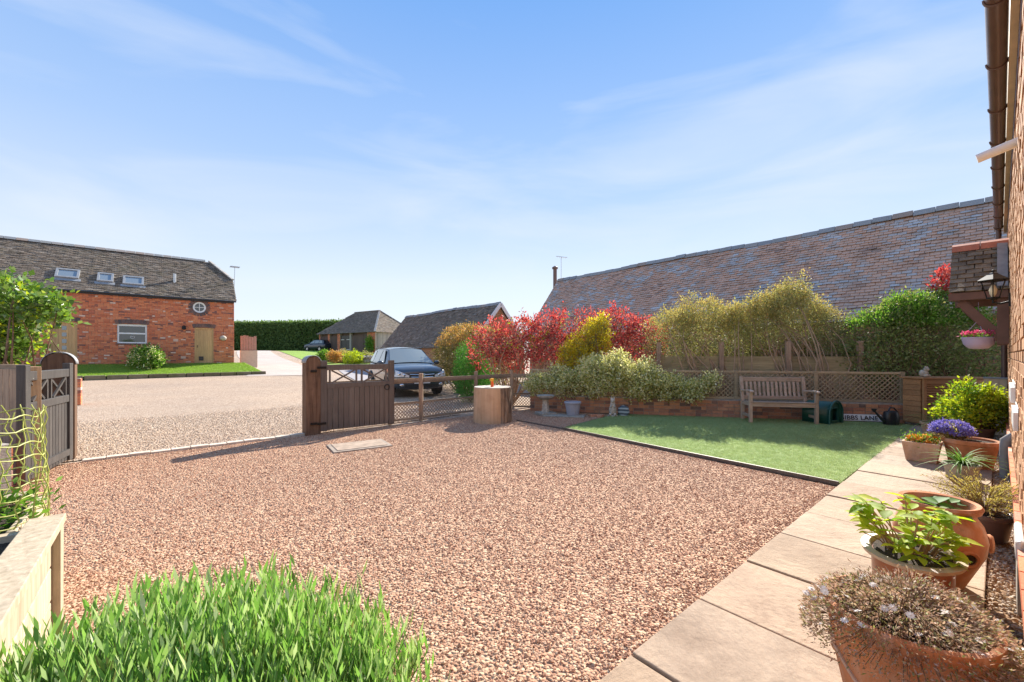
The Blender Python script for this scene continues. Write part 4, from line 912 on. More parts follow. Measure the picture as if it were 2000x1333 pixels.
# photinia hedge by the car
bush('photinia_hedge', 'clipped hedge with orange tips to the right of the dark grey car', 'hedge', (-1.9,15,0),
     [(-2.4,17.2,1.2,.8,1.0,1.25),(-1.35,15.0,1.2,.85,.9,1.25),(-.7,14.4,1.1,.75,.8,1.2),(-1.9,16.1,1.3,.8,.9,1.2)],
     [dict(mat='lf_photinia',nc=2600,per=8,ln=.075,wd=.04,spread=.07,zmin=.1,lump=.08), dict(name='new_growth',mat='lf_photip',nc=900,per=7,ln=.07,wd=.035,spread=.06,zmin=1.75,lump=.08,lo=.95,hi=1.04)], ntw=20, seed=1)
bush('conifer_bush', 'bright green rounded conifer beside the hedge and the red shrub', 'shrub', (-1.25,12.4,0),
     [(-1.25,12.4,.8,.5,.5,1.0),(-1.0,12.3,.6,.45,.45,.7)], [dict(mat='lf_conifer',nc=1800,per=9,ln=.045,wd=.02,spread=.04,zmin=.05,lump=.12,up=.8)], ntw=8, seed=2)
# red shrub, golden shrub
rb = [(-.45,11.7,1.6,.7,.6,.7),(.25,11.6,1.75,.75,.7,.75),(1.0,11.6,1.85,.7,.7,.7),(1.9,11.7,1.9,.8,.7,.72),(2.9,11.8,2.0,.75,.7,.72),(3.7,11.6,1.75,.6,.6,.7)]
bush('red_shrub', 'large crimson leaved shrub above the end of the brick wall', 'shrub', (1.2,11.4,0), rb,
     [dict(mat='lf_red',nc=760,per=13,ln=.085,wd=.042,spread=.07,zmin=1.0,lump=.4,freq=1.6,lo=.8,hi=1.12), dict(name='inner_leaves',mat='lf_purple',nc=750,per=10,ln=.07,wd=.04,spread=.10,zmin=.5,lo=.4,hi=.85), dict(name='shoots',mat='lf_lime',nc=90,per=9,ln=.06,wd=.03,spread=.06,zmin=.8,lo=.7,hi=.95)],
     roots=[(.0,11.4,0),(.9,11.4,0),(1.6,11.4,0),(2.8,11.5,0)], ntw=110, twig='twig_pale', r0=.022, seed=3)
bush('golden_shrub', 'bright golden yellow shrub growing up through the crimson one', 'shrub', (1.9,10.9,0), [(1.75,10.9,1.35,.5,.4,.55),(2.1,10.9,1.75,.42,.4,.55),(2.35,10.9,2.1,.22,.25,.4),(1.55,10.9,1.2,.35,.35,.5)],
     [dict(mat='lf_yellow',nc=560,per=12,ln=.065,wd=.034,spread=.055,zmin=.6,lump=.4), dict(name='inner_leaves',mat='lf_hedge',nc=300,per=9,ln=.06,wd=.03,spread=.07,lo=.3,hi=.8,zmin=.4)], ntw=24, seed=4)
bush('variegated_shrub', 'cream and green variegated shrub spilling over the low brick wall', 'shrub', (2.2,10.25,0),
     [(.75,10.25,.70,.45,.33,.22),(1.35,10.1,.74,.42,.4,.32),(1.95,9.9,.84,.45,.42,.44),(2.45,9.75,.95,.42,.42,.44),(3.0,9.62,.78,.45,.42,.42),(3.55,9.5,.66,.42,.36,.28),(4.05,9.32,.60,.38,.28,.20),(2.6,9.95,1.25,.22,.2,.22),(2.1,10.0,1.15,.2,.2,.2),(3.15,9.8,1.1,.18,.18,.2),(4.45,9.25,.82,.16,.12,.18),(1.1,10.2,.95,.16,.16,.14)],
     [dict(mat='lf_varieg',nc=2100,per=10,ln=.062,wd=.036,spread=.055,zmin=.34,lump=.55,freq=2.4), dict(name='inner_leaves',mat='lf_hedge',nc=700,per=9,ln=.045,wd=.025,spread=.08,lo=.3,hi=.75,zmin=.4)], roots=[(1.6,10.4,.1),(2.6,10.3,.1),(3.2,10.1,.1)], ntw=30, seed=5)
# hedge bushes behind the trellis
def hedgebush(label, base, blobs, tipz, seed, roots, tipn=800, nc=2000, green='lf_hedge', ntw=70, tip='lf_tip'):
    return bush('hedge_bush', label, 'shrub', base, blobs, [dict(mat=green,nc=nc,per=9,ln=.06,wd=.025,spread=.085,zmin=1.02,lump=.42), dict(name='sunlit_tips',mat=tip,nc=tipn,per=10,ln=.06,wd=.026,spread=.06,zmin=tipz,lump=.35,lo=.93,hi=1.16,up=.7)], roots=roots, ntw=ntw, twig='twig_pale', r0=.024, seed=seed, group='hedge bushes behind the trellis')  # upper layer: backlit glow of the tops painted as yellower leaves
hedgebush('hedge bush with sunlight coloured into its amber top next to the crimson shrub behind the trellis', (4.75,10.1,0), [(4.2,10.58,1.75,.65,.55,.7),(4.9,10.48,1.85,.8,.6,.85),(5.5,10.38,1.75,.65,.55,.75),(4.65,10.33,1.25,.5,.3,.45),(5.75,10.2,1.5,.45,.3,.5)], 2.1, 6, [(4.5,9.7,0),(5.0,9.6,0),(5.4,9.5,0)], 650, ntw=60)
hedgebush('tallest hedge bush with bare stems and plumes coloured sunlit yellow behind the bench', (6.6,9.75,0), [(6.1,10.23,1.95,.6,.5,.7),(6.8,10.13,2.05,.8,.55,.8),(7.4,9.98,1.8,.55,.5,.65),(6.7,10.13,2.6,.35,.3,.4),(7.05,10.08,2.85,.10,.10,.42),(6.75,10.13,2.95,.07,.07,.3),(6.2,10.18,2.55,.2,.2,.3),(5.95,10.18,2.6,.07,.07,.32),(7.4,10.03,2.45,.22,.08,.1),(7.2,10.08,1.2,.35,.2,.25),(7.65,9.95,1.45,.45,.3,.5)], 2.25, 7, [(6.3,9.25,0),(6.5,9.2,0),(6.75,9.15,0),(6.95,9.1,0),(7.1,9.05,0)], 600, 2200, ntw=80)
bush('evergreen_shrub', 'dense dark green shrub beside the door canopy above the cedar cupboard', 'shrub', (8.9,9.2,0), [(8.35,9.35,1.6,.65,.45,.8),(9.2,9.25,1.75,.8,.5,.9),(9.9,9.1,1.35,.65,.5,1.0),(8.0,9.3,1.2,.6,.4,.6),(8.9,9.3,2.3,.5,.4,.45)],
     [dict(mat='lf_dark',nc=2300,per=9,ln=.07,wd=.033,spread=.10,zmin=.4,lump=.45,hi=1.12), dict(name='new_growth',mat='lf_fresh',nc=620,per=11,ln=.07,wd=.034,spread=.06,zmin=2.05,lump=.3,lo=.94,hi=1.1,up=.6)], roots=[(8.4,9.4,0),(9.2,9.4,0),(9.8,9.2,0)], ntw=60, twig='twig', seed=8)
bush('red_maple', 'small red leaved tree showing behind the canopy roof', 'tree', (10.1,10.0,0), [(9.62,9.2,2.98,.2,.2,.34)], [dict(mat='lf_red',nc=50,per=10,ln=.09,wd=.045,spread=.06,lump=.4)], roots=[(9.8,9.6,2.0)], ntw=5, seed=9)
# shrub in front of brick house, rockery plants
bp = UV(hpx(285,29.0)[0],29.0,.7); bush('rounded_shrub', 'rounded shrub on the lawn under the white house window', 'shrub', bp, [(bp.x,bp.y,bp.z+.6,.56,.55,.5),(bp.x+.2,bp.y,bp.z+.4,.48,.5,.36)], [dict(mat='lf_fresh',nc=420,per=9,ln=.13,wd=.06,spread=.10,lump=.3), dict(name='pale_leaves',mat='lf_varieg',nc=170,per=8,ln=.12,wd=.06,spread=.1,lump=.3,lo=.9)], ntw=30, seed=10)
rk = thing('rockery_wall', 'low stone rockery wall below the garage block', 'wall', P(660,708,36), 0); rg = random.Random(7); zr = zt(*rk.location[:2]); rk.location.z = zr
for i in range(44):
    a = i/43; q = MB(); q.ell((-3.2+a*7.0, 2.0-a*4.0+rg.gauss(0,.08), .12+.3*(i%2)), (.26,.2,.19), 7, 5, Matrix.Rotation(rg.uniform(0,3),3,'Z')); q.build('stone', M['stone'], rk)
for i, (px, py, d, r, mt, lb) in enumerate([(690,706,34,.75,'lf_lime','lime yellow mound of foliage in the rockery'),(655,707,35,.6,'lf_photip','orange tinted plant in the rockery beside the lime mound'),(632,703,36,.55,'lf_fresh','green plant in the rockery nearest the gate post'),(716,703,36,.5,'lf_hedge','dark green plant in the rockery nearest the parked car'),(672,700,38,.5,'lf_tip','pale straw coloured plant high in the rockery')]):
    b_ = P(px,py,d); b_.z = zt(b_.x,b_.y)+.25; bush('rockery_plant', lb, 'plant', b_, [(b_.x,b_.y,b_.z+.3,r,r,r*.65)], [dict(mat=mt,nc=170,per=8,ln=.16,wd=.07,spread=.1,lump=.3)], ntw=8, seed=20+i, group='rockery plants')
cl = bush('climbing_plant', 'green climber on the garage corner pillar', 'climber', (-18.0,53.0,1.6), [(-18.3,53.2,2.9,.45,.2,.8),(-18.2,53.2,2.1,.35,.2,.6)], [dict(mat='lf_fresh',nc=150,per=8,ln=.2,wd=.1,spread=.12)], ntw=6, seed=30)
# ivy shrub by the left gate
bush('ivy_shrub', 'glossy leafy climber on the fence above the charcoal gate', 'shrub', (-7.0,5.8,0), [(-7.3,5.75,2.05,.6,.5,.48),(-6.65,5.7,2.05,.42,.4,.30),(-7.7,5.8,1.75,.6,.5,.6),(-7.2,5.7,1.55,.42,.4,.35),(-7.9,5.9,2.3,.5,.5,.36),(-6.3,5.66,2.02,.18,.18,.11)],
     [dict(mat='lf_ivy',nc=780,per=9,ln=.085,wd=.062,spread=.075,lump=.35,zmin=1.0), dict(name='yellow_leaves',mat='lf_lime',nc=170,per=7,ln=.07,wd=.045,spread=.06,lo=.9,hi=1.12,zmin=1.0,lump=.35)], roots=[(-7.2,5.8,0),(-6.8,5.75,0)], ntw=40, seed=11)
# lavender
lav = thing('lavender_bush', 'fresh green lavender clump at the front of the gravel', 'plant', (-.98,1.3,0)); rng = np.random.default_rng(5)
ns = 1300; a = rng.uniform(0,2*np.pi,ns); rr = np.sqrt(rng.uniform(0,1,ns)); bx = np.stack([rr*np.cos(a)*.64, rr*np.sin(a)*.42, 0*a],1); hgt = (.60-.26*rr**2)*rng.uniform(.82,1.12,ns)
lean = np.stack([bx[:,0]*.22+rng.normal(0,.05,ns), bx[:,1]*.22+rng.normal(0,.05,ns), hgt],1)
per = 17; tpos = np.repeat(bx*.85,per,0); lv = np.repeat(lean,per,0); s_ = np.tile(np.linspace(.22,1.0,per),ns)
az = np.tile(np.arange(per)*2.4,ns)+np.repeat(rng.uniform(0,6.28,ns),per); D = np.stack([np.cos(az),np.sin(az),np.full(len(az),1.9)+s_*1.2],1)
link('foliage', leaf_mesh('foliage', tpos+lv*s_[:,None], D, .070, .0108, rng, .14), M['lf_lav'], lav)
mb = MB()
for i in range(0,ns,2): mb.tube([bx[i]*.85, bx[i]*.85+lean[i]*.5, bx[i]*.85+lean[i]],[.003,.0025,.0015],4,cap=False)
mb.build('stems', M['stem_green'], lav); MB().ell((0,0,.0),(.54,.34,.2)).build('soil_mound', M['soil'], lav)

# ------------------------------------------------------------------ bench
bn = thing('garden_bench', 'weathered slatted wooden garden bench on the artificial lawn', 'bench', (4.80,8.38,.03), R(-11)); BW = 1.25
for x in (0,BW-.06):
    MB().b2(x,x+.06,0,.06,0,.60).build('leg', M['bench'], bn, bevel=.004)
    q = MB(); q.add([(x,.46,0),(x+.06,.46,0),(x+.06,.52,0),(x,.52,0),(x,.46,.42),(x+.06,.46,.42),(x+.06,.52,.42),(x,.52,.42),(x,.56,.9),(x+.06,.56,.9),(x+.06,.61,.9),(x,.61,.9)],[(0,3,2,1),(0,1,5,4),(1,2,6,5),(2,3,7,6),(3,0,4,7),(4,5,9,8),(5,6,10,9),(6,7,11,10),(7,4,8,11),(8,9,10,11)]); q.build('leg', M['bench'], bn, bevel=.004)
    q = MB(); q.add([(x-.005+w_*.07,y,z+dz) for (y,z) in ((-.05,.605),(.0,.625),(.2,.62),(.48,.60)) for w_ in (0,1) for dz in (0,.03)],[(0,2,3,1),(12,13,15,14)]+[f for k in range(3) for f in ((k*4,k*4+1,k*4+5,k*4+4),(k*4+2,k*4+6,k*4+7,k*4+3),(k*4+1,k*4+3,k*4+7,k*4+5),(k*4,k*4+4,k*4+6,k*4+2))]); q.build('armrest', M['bench_x'], bn, bevel=.006)
    MB().b2(x+.012,x+.048,.06,.46,.10,.15).build('side_rail', M['bench_x'], bn)
    MB().b2(x+.012,x+.048,.06,.46,.33,.39).build('side_rail', M['bench_x'], bn)
MB().b2(.06,BW-.06,.01,.045,.32,.395).build('front_rail', M['bench_x'], bn, bevel=.004)
for k in range(7): MB().b2(.01,BW-.01,.0+k*.07,.058+k*.07,.398-.006*k,.418-.006*k).build('seat_slat', M['bench_x'], bn, bevel=.003)
MB().bar((.06,.578,.845),(BW-.06,.578,.845),.035,.09).build('top_rail', M['bench_x'], bn, bevel=.006); MB().bar((.06,.50,.47),(BW-.06,.50,.47),.035,.06).build('back_rail', M['bench_x'], bn)
for k in range(13):
    x = .13+k*(BW-.26)/12; q = MB(); pr = [(.495,.495),(.525,.58),(.535,.68),(.555,.76),(.572,.805)]
    q.add([(x+sx*.022,y+dy,z) for y,z in pr for sx,dy in ((-1,0),(1,0),(1,.014),(-1,.014))],[(i*4+j,i*4+(j+1)%4,i*4+4+(j+1)%4,i*4+4+j) for i in range(4) for j in range(4)]); q.build('back_slat', M['bench'], bn)
# pet shelter
ps = thing('pet_shelter', 'dark green plastic arched pet shelter beside the bench', 'pet house', (6.42,8.22,.03), R(28))
def arcpts(w, h, n=14): return [(w/2,0)]+[(w/2*math.cos(a), h-w/2+w/2*math.sin(a)) for a in [i*math.pi/n for i in range(n+1)]]+[(-w/2,0)]
A = arcpts(.46,.43); q = MB(); q.add([(x,.0,z) for x,z in A]+[(x,.5,z) for x,z in A],[(i,i+1,len(A)+i+1,len(A)+i) for i in range(len(A)-1)]+[tuple(range(len(A),2*len(A)))]); o = q.build('shell', M['green_plastic'], ps, True); sm = o.modifiers.new('t','SOLIDIFY'); sm.thickness = .02
A2 = arcpts(.50,.45); q = MB(); q.tube([(x,-.005,z) for x,z in A2],.018,8); q.build('rim', M['green_plastic'], ps, True)
q = MB(); fr = arcpts(.44,.415); hole = [(.11,.06),(.11,.30),(-.11,.30),(-.11,.06)]
for xa,xb,za,zb in ((-.215,-.11,.0,.30),(.11,.215,.0,.30),(-.11,.11,.0,.06)): q.b2(xa,xb,.03,.05,za,zb)
q.prism([(x,.03,z) for x,z in [(.215,.30)]+[p for p in fr if p[1] > .30]+[(-.215,.30)]],(0,0,0),(0,.02,0)); q.build('front_panel', M['green_plastic'], ps)
q = MB(); q.tube([(.115,.022,.06),(.115,.022,.305),(-.115,.022,.305),(-.115,.022,.06)],.012,6,closed=True); q.build('doorway_trim', M['green_plastic'], ps); MB().b2(-.21,.21,.3,.31,.0,.36).build('inner_panel', M['black'], ps)
# street sign
sg = thing('street_sign', 'white street name plate reading GIBBS LANE leaning on the wall', 'sign', (6.58,8.64,.03), R(-12))
o = MB().b2(0,.98,-.008,.004,0,.15).build('plate', M['white'], sg, bevel=.003); o.rotation_euler = (R(-14),0,0)
q = MB(); q.b2(0,.98,-.0095,-.0085,.0,.006); q.b2(0,.98,-.0095,-.0085,.144,.15); q.b2(.972,.979,-.0095,-.0085,.006,.144); o2 = q.build('border', M['black'], sg); o2.rotation_euler = o.rotation_euler
cu_ = bpy.data.curves.new('lettering','FONT'); cu_.body = 'GIBBS LANE'; cu_.size = .125; cu_.offset = .0015; cu_.extrude = .0008; cu_.space_character = 1.06; cu_.align_x = 'RIGHT'
tmp = bpy.data.objects.new('tmp_text', cu_); C.objects.link(tmp); dg = bpy.context.evaluated_depsgraph_get(); me = bpy.data.meshes.new_from_object(tmp.evaluated_get(dg)); bpy.data.objects.remove(tmp); me.name = 'lettering'; me.materials.clear()
lt = link('lettering', me, M['black'], sg); lt.rotation_euler = (R(76),0,0); lt.location = (.90,-.0185,.032)
# watering can
wc = thing('watering_can', 'black plastic watering can standing by the cedar cupboard', 'watering can', (7.42,8.12,.03), R(8))
MB().lathe([(.12,0),(.13,.02),(.13,.18),(.11,.25),(.06,.27)],20,(0,0,0),1.15,.85).build('body', M['black'], wc, True)
MB().tube([(-.12,0,.06),(-.2,0,.10),(-.30,0,.20),(-.37,0,.27)],[.035,.028,.02,.016],8).build('spout', M['black'], wc, True); MB().lathe([(.016,-.03),(.045,.02),(.045,.03),(.01,.035)],10,(-.38,0,.285)).build('rose', M['black'], wc, True)
MB().tube([(-.06,0,.25),(-.02,0,.33),(.06,0,.33),(.15,0,.24),(.15,0,.1)],.014,8).build('handle', M['black'], wc, True)
# cedar cupboard
cb = thing('cedar_cupboard', 'orange cedar cupboard with louvred doors at the end of the path', 'cupboard', (7.92,7.98,.02), R(4)); CWd, CH = 1.38, .95
q = MB(); q.b2(.03,CWd-.03,.03,.40,.03,CH-.05); q.build('carcass', M['cedar'], cb)
for k in range(8): MB().b2(-.006,.028,.05,.39,.05+k*.106,.05+k*.106+.10).build('side_board', M['cedar'], cb)
for x in (0,.66,CWd-.06): MB().b2(x,x+.06,-.01,.03,0,CH-.05).build('stile', M['cedar'], cb, bevel=.003)
for xa,xb in ((.06,.66),(.72,CWd-.06)):
    for z in (.02,CH-.13): MB().b2(xa,xb,-.005,.028,z,z+.08).build('rail', M['cedar'], cb)
    for k in range(15): MB().box(((xa+xb)/2,.008,.13+k*.047),(xb-xa,.03,.012),Matrix.Rotation(.7,3,'X')).build('louvre', M['cedar'], cb)
MB().b2(-.03,CWd+.02,-.04,.44,CH-.045,CH-.01).build('top', M['cedar'], cb, bevel=.006)
ct = thing('cat_ornament', 'small pale stone cat ornament on the cedar cupboard', 'ornament', (8.1,8.16,.02+CH-.01), R(20))
q = MB(); q.ell((0,0,.07),(.06,.075,.075)); q.ell((0,-.04,.15),(.05,.045,.045)); q.ell((-.035,-.05,.03),(.025,.04,.03)); q.ell((.035,-.05,.03),(.025,.04,.03)); q.lathe([(.02,0),(.001,.04)],6,(-.03,-.04,.18)); q.lathe([(.02,0),(.001,.04)],6,(.03,-.04,.18)); q.build('body', M['statue'], ct, True)
bx_ = thing('storage_box', 'tall beige boarded box beside the house downpipe', 'box', UV(10.95,.05,0), RU); 
for k in range(3): MB().b2(-.02,0,-.13+k*.087,-.13+k*.087+.083,.02,.98).build('board', M['cream'], bx_)
MB().b2(0,.3,-.13,.13,.02,.98).build('carcass', M['cream'], bx_); MB().b2(-.03,.32,-.14,.14,.982,1.0).build('lid', M['lead'], bx_)
# tree stump seat with toy
st = thing('tree_stump', 'cut tree trunk section with bark on one side standing on gravel', 'stump', G(960,829,.0)+Vector((0,.36,0)), 0); SRd, SH = .385, .73
q = MB(); rg = random.Random(4)
def trunk(a0, a1, r, n, m, rough, z1):
    qq = MB(); return qq.grid(lambda s,t: ((r+rough*mnoise.noise(Vector((math.cos(lerp(a0,a1,s))*14,math.sin(lerp(a0,a1,s))*14,t*3))))*(1+.03*(1-t))*math.cos(lerp(a0,a1,s)), (r+rough*mnoise.noise(Vector((math.cos(lerp(a0,a1,s))*14,math.sin(lerp(a0,a1,s))*14,t*3))))*(1+.03*(1-t))*math.sin(lerp(a0,a1,s)), t*z1), n, m)
M['bark'] = m_wood('tree_bark', (.10,.065,.045), (.38,.27,.18), 'z', .95, (.05,.035,.025), .5, 22); M['barewood'] = m_wood('peeled_wood', (.52,.33,.19), (.68,.47,.30), 'z', .75, (.35,.18,.09), .4, 12)
trunk(R(-62),R(80),SRd+.012,40,14,.03,SH-.012).build('bark', M['bark'], st, 'all'); trunk(R(79),R(299),SRd,50,6,.006,SH-.012).build('bare_wood', M['barewood'], st, 'all')
def m_rings():
    m, nt, b, o = new_mat('end_grain'); v = coords(nt, jitter=False); w = nt.nodes.new('ShaderNodeTexWave'); w.wave_type = 'RINGS'; w.rings_direction = 'Z'; w.inputs['Scale'].default_value = 9; w.inputs['Distortion'].default_value = 2.5; w.inputs['Detail'].default_value = 4; nt.links.new(v, w.inputs['Vector'])
    nt.links.new(ramp(nt, w.outputs['Fac'], [(.42,.36,.28),(.56,.49,.40)]), b.inputs['Base Color']); b.inputs['Roughness'].default_value = .85; return m
MB().lathe([(SRd-.002,SH-.02),(SRd,SH-.008),(SRd-.01,SH),(.002,SH+.001)],40).build('top_face', m_rings(), st)
ty = thing('toy_bottle', 'small orange and yellow plastic bottle on the tree stump', 'toy', st.location+Vector((.0,-.10,SH)), 0)
MB().lathe([(.03,0),(.032,.01),(.03,.07),(.026,.12)],14).build('bottle', M['orange'], ty, True); q = MB(); q.lathe([(.03,.12),(.036,.125),(.036,.175),(.015,.18)],14); q.b2(-.045,-.02,-.02,.02,.125,.17); q.build('cap', M['yellow'], ty, True)
# birdbath, tub, statue, painted stone
bb = thing('birdbath', 'small grey stone birdbath pedestal under the variegated shrub', 'birdbath', (.78,9.62,.0), R(20))
MB().b2(-.2,.2,-.2,.2,0,.07).build('base', M['stone'], bb, bevel=.015); MB().lathe([(.11,.07),(.10,.1),(.075,.3),(.085,.36)],4).build('column', M['statue'], bb); MB().lathe([(.08,.36),(.15,.39),(.2,.42),(.205,.46),(.17,.465),(.12,.44),(.001,.43)],20).build('bowl', M['stone'], bb, True)
sl_ = thing('stone_slab', 'flat stone slab under the grey plastic tub', 'slab', (1.22,9.38,.0), R(-14)); MB().b2(-.5,.42,-.2,.2,0,.035).build('slab', M['stone'], sl_, bevel=.01)
tb = thing('plastic_tub', 'light grey ribbed plastic plant tub by the brick wall', 'plant pot', (1.38,9.42,.035), 0)
q = MB(); n = 40
prof = [(.125,0),(.128,.01),(.165,.25)]
vs = []; 
for r_, z_ in prof:
    for j in range(n*2): vs.append(((r_+(.006 if (j//4)%2 else 0))*math.cos(math.pi*j/n),(r_+(.006 if (j//4)%2 else 0))*math.sin(math.pi*j/n),z_))
q.add(vs,[(i*80+j,i*80+(j+1)%80,(i+1)*80+(j+1)%80,(i+1)*80+j) for i in range(2) for j in range(80)]+[tuple(range(80))[::-1]]); q.build('body', M['grey_plastic'], tb)
MB().lathe([(.166,.245),(.19,.255),(.195,.285),(.185,.30),(.168,.295),(.15,.10)],40).build('rim', M['grey_plastic'], tb, True)
sq = thing('animal_statue', 'pale stone upright animal figure beside the striped stone', 'statue', (2.26,9.30,.0), R(-15))
MB().lathe([(.12,0),(.12,.03),(.09,.05)],14).build('plinth', M['statue'], sq, True)
q = MB(); q.ell((0,0,.16),(.085,.085,.13)); q.ell((0,-.01,.27),(.06,.06,.10)); q.ell((0,-.03,.375),(.052,.058,.052)); q.ell((0,-.085,.36),(.022,.03,.02)); q.ell((-.04,-.06,.24),(.024,.05,.03)); q.ell((.04,-.06,.24),(.024,.05,.03)); q.ell((-.05,-.07,.07),(.035,.06,.035)); q.ell((.05,-.07,.07),(.035,.06,.035)); q.lathe([(.02,0),(.006,.05)],6,(-.03,-.02,.41)); q.lathe([(.02,0),(.006,.05)],6,(.03,-.02,.41)); q.ell((.02,.09,.2),(.04,.045,.15)); q.build('body', M['statue'], sq, True)
def m_stripe():
    m, nt, b, o = new_mat('striped_paint'); v = coords(nt,jitter=False); w = nt.nodes.new('ShaderNodeTexWave'); w.bands_direction = 'Z'; w.inputs['Scale'].default_value = 4.2; w.inputs['Distortion'].default_value = 1.6; nt.links.new(v, w.inputs['Vector'])
    nt.links.new(ramp(nt, w.outputs['Fac'], [(.08,.11,.13),(.14,.20,.24),(.42,.50,.52)],[.3,.5,.8]), b.inputs['Base Color']); b.inputs['Roughness'].default_value = .6; return m
ss = thing('striped_stone', 'blue and white striped rounded stone against the brick wall', 'stone', (2.52,9.38,.0), R(-15)); q = MB(); q.lathe([(.001,-.09),(.1,-.09),(.13,-.06),(.13,.06),(.1,.09),(.001,.09)],20,(0,0,.12),1,1,'y'); q.build('body', m_stripe(), ss, True)
for i,(x,y,r_) in enumerate(((1.86,9.34,.3),(1.98,9.26,1.0))):
    lb = thing('loose_brick', ['loose red brick lying in gravel nearest the grey tub','loose red brick lying in gravel nearest the animal statue'][i], 'brick', (x,y,.0), r_); MB().b2(-.11,.11,-.05,.05,0,.06).build('brick', M['brick_wall'], lb, bevel=.006)

# ------------------------------------------------------------------ pots along the path
def soil(parent, r, z, sx=1, sy=1): return MB().lathe([(r,z-.03),(r*.98,z),(r*.5,z+.012),(.002,z+.008)],24,(0,0,0),sx,sy).build('soil', M['soil'], parent)
rngp = np.random.default_rng(11)
# 1 big relief pot with daisies
p1 = thing('relief_pot', 'large terracotta pot with vine relief holding trailing daisies', 'plant pot', (1.42,1.50,.0), 0)
prof = [(.135,0),(.15,.02),(.175,.12),(.205,.25),(.225,.37),(.24,.395),(.24,.425),(.225,.43),(.205,.41),(.19,.3)]
p1.scale = (1,1,1.12)
MB().lathe(prof,48).build('pot', M['terracotta'], p1, True); soil(p1,.205,.39)
def rr_at(z): 
    for (r0,z0),(r1,z1_) in zip(prof,prof[1:]):
        if z0 <= z <= z1_: return r0+(r1-r0)*(z-z0)/(z1_-z0)
    return .2
q = MB(); q.tube([((rr_at(z)+.003)*math.cos(a),(rr_at(z)+.003)*math.sin(a),z) for a,z in [(k*.09,.235+.035*math.sin(k*.09*5)) for k in range(70)]],.007,6,closed=True)
for k in range(10):
    a0 = k*.628+.25
    for j in range(6): a = a0+.05*(j%3-1); z = .285+.016*(j//3)*(-1 if k%2 else 1)-(.09 if k%2 else 0); q.ell(((rr_at(z)+.002)*math.cos(a),(rr_at(z)+.002)*math.sin(a),z),(.010,.010,.010),7,5)
q.build('vine_relief', M['terracotta_pale'], p1, True)
dz = thing('daisy_plant', 'trailing white daisies with brown stems in the relief pot', 'plant', (1.42,1.50,.45), 0)
n = 13000; a = rngp.uniform(0,6.28,n); r_ = np.sqrt(rngp.uniform(0,1,n))*.292; z = .07*(1-(r_/.29)**2)*(.85+.3*np.sin(a*2+.6))+rngp.normal(0,.022,n)-np.clip(r_-.215,0,1)*1.0
Pd = np.stack([r_*np.cos(a)*1.08,r_*np.sin(a)*1.0,z],1); link('foliage', leaf_mesh('foliage',Pd,np.stack([np.cos(a),np.sin(a),rngp.normal(.5,.6,n)],1)+rngp.normal(0,.5,(n,3)),.0165,.0058,rngp), M['lf_daisy'], dz)
mb = MB()
for i in range(0,n,14): b_ = Pd[i]; mb.tube([(b_[0]*.25,b_[1]*.25,-.03),(b_[0]*.7,b_[1]*.7,b_[2]*.8+.02),tuple(b_+np.array([0,0,.012]))],[.0018,.0014,.001],3,cap=False)
mb.build('stems', M['twig'], dz)
fl_me = None; rgf = random.Random(2)
for i in range(90):
    k = rgf.randrange(n); b_ = Pd[k]+np.array([0,0,.022]); q = MB(); pet = [((.014 if j%2 else .009)*math.cos(j*math.pi/10),(.014 if j%2 else .009)*math.sin(j*math.pi/10),.001) for j in range(20)]
    if fl_me is None: q.add(pet,[tuple(range(20))]); q.lathe([(.004,.001),(.003,.004),(.001,.005)],8); fl_me = q.mesh('daisy_flower')
    f = link('flower', fl_me, M['petal_white'], dz); f.location = b_; f.rotation_euler = (rgf.uniform(-.5,.5)+.4,rgf.uniform(-.4,.4),rgf.uniform(0,6))
# 2 glazed oval pot with hydrangea
p2 = thing('glazed_pot', 'brown glazed oval pot with cream rim', 'plant pot', (2.11,2.19,.05), R(40))
MB().lathe([(.17,0),(.18,.01),(.19,.28),(.19,.30)],48,(0,0,0),1.1,.85).build('body', M['glaze'], p2, True); MB().lathe([(.19,.295),(.235,.30),(.24,.318),(.20,.322),(.188,.31),(.18,.2)],48,(0,0,0),1.1,.85).build('rim', M['glaze_rim'], p2, True); soil(p2,.183,.307,1.1,.85)
hy = thing('hydrangea', 'lime green leaved hydrangea with bare stems in the glazed pot', 'plant', (2.11,2.19,.33), 0)
def big_leaf(L_, W_):
    q = MB(); k = [(0,.06),(.2,.36),(.45,.5),(.7,.36),(.88,.16),(1,.0)]
    V = []; 
    for (s,w_) in k: V += [(s*L_,-w_*W_,.16*W_*(w_*2)-.18*L_*s*s),(s*L_,0,-.18*L_*s*s),(s*L_,w_*W_,.16*W_*(w_*2)-.18*L_*s*s)]
    return q.add(V,[f for i in range(5) for f in ((i*3,i*3+1,i*3+4,i*3+3),(i*3+1,i*3+2,i*3+5,i*3+4))]).mesh('leaf')
LM = [big_leaf(.085,.05), big_leaf(.065,.042)]
def put_leaf(parent, pos, yaw, pitch, sc, mat, k=0, roll=0):
    o = link('leaf', LM[k], mat, parent); o.location = pos; o.rotation_euler = (roll,pitch,yaw); o.scale = (sc,sc,sc); return o
for me in LM: me.materials.append(M['lf_hyd']); me.shade_smooth()
rg = random.Random(6); mb = MB()
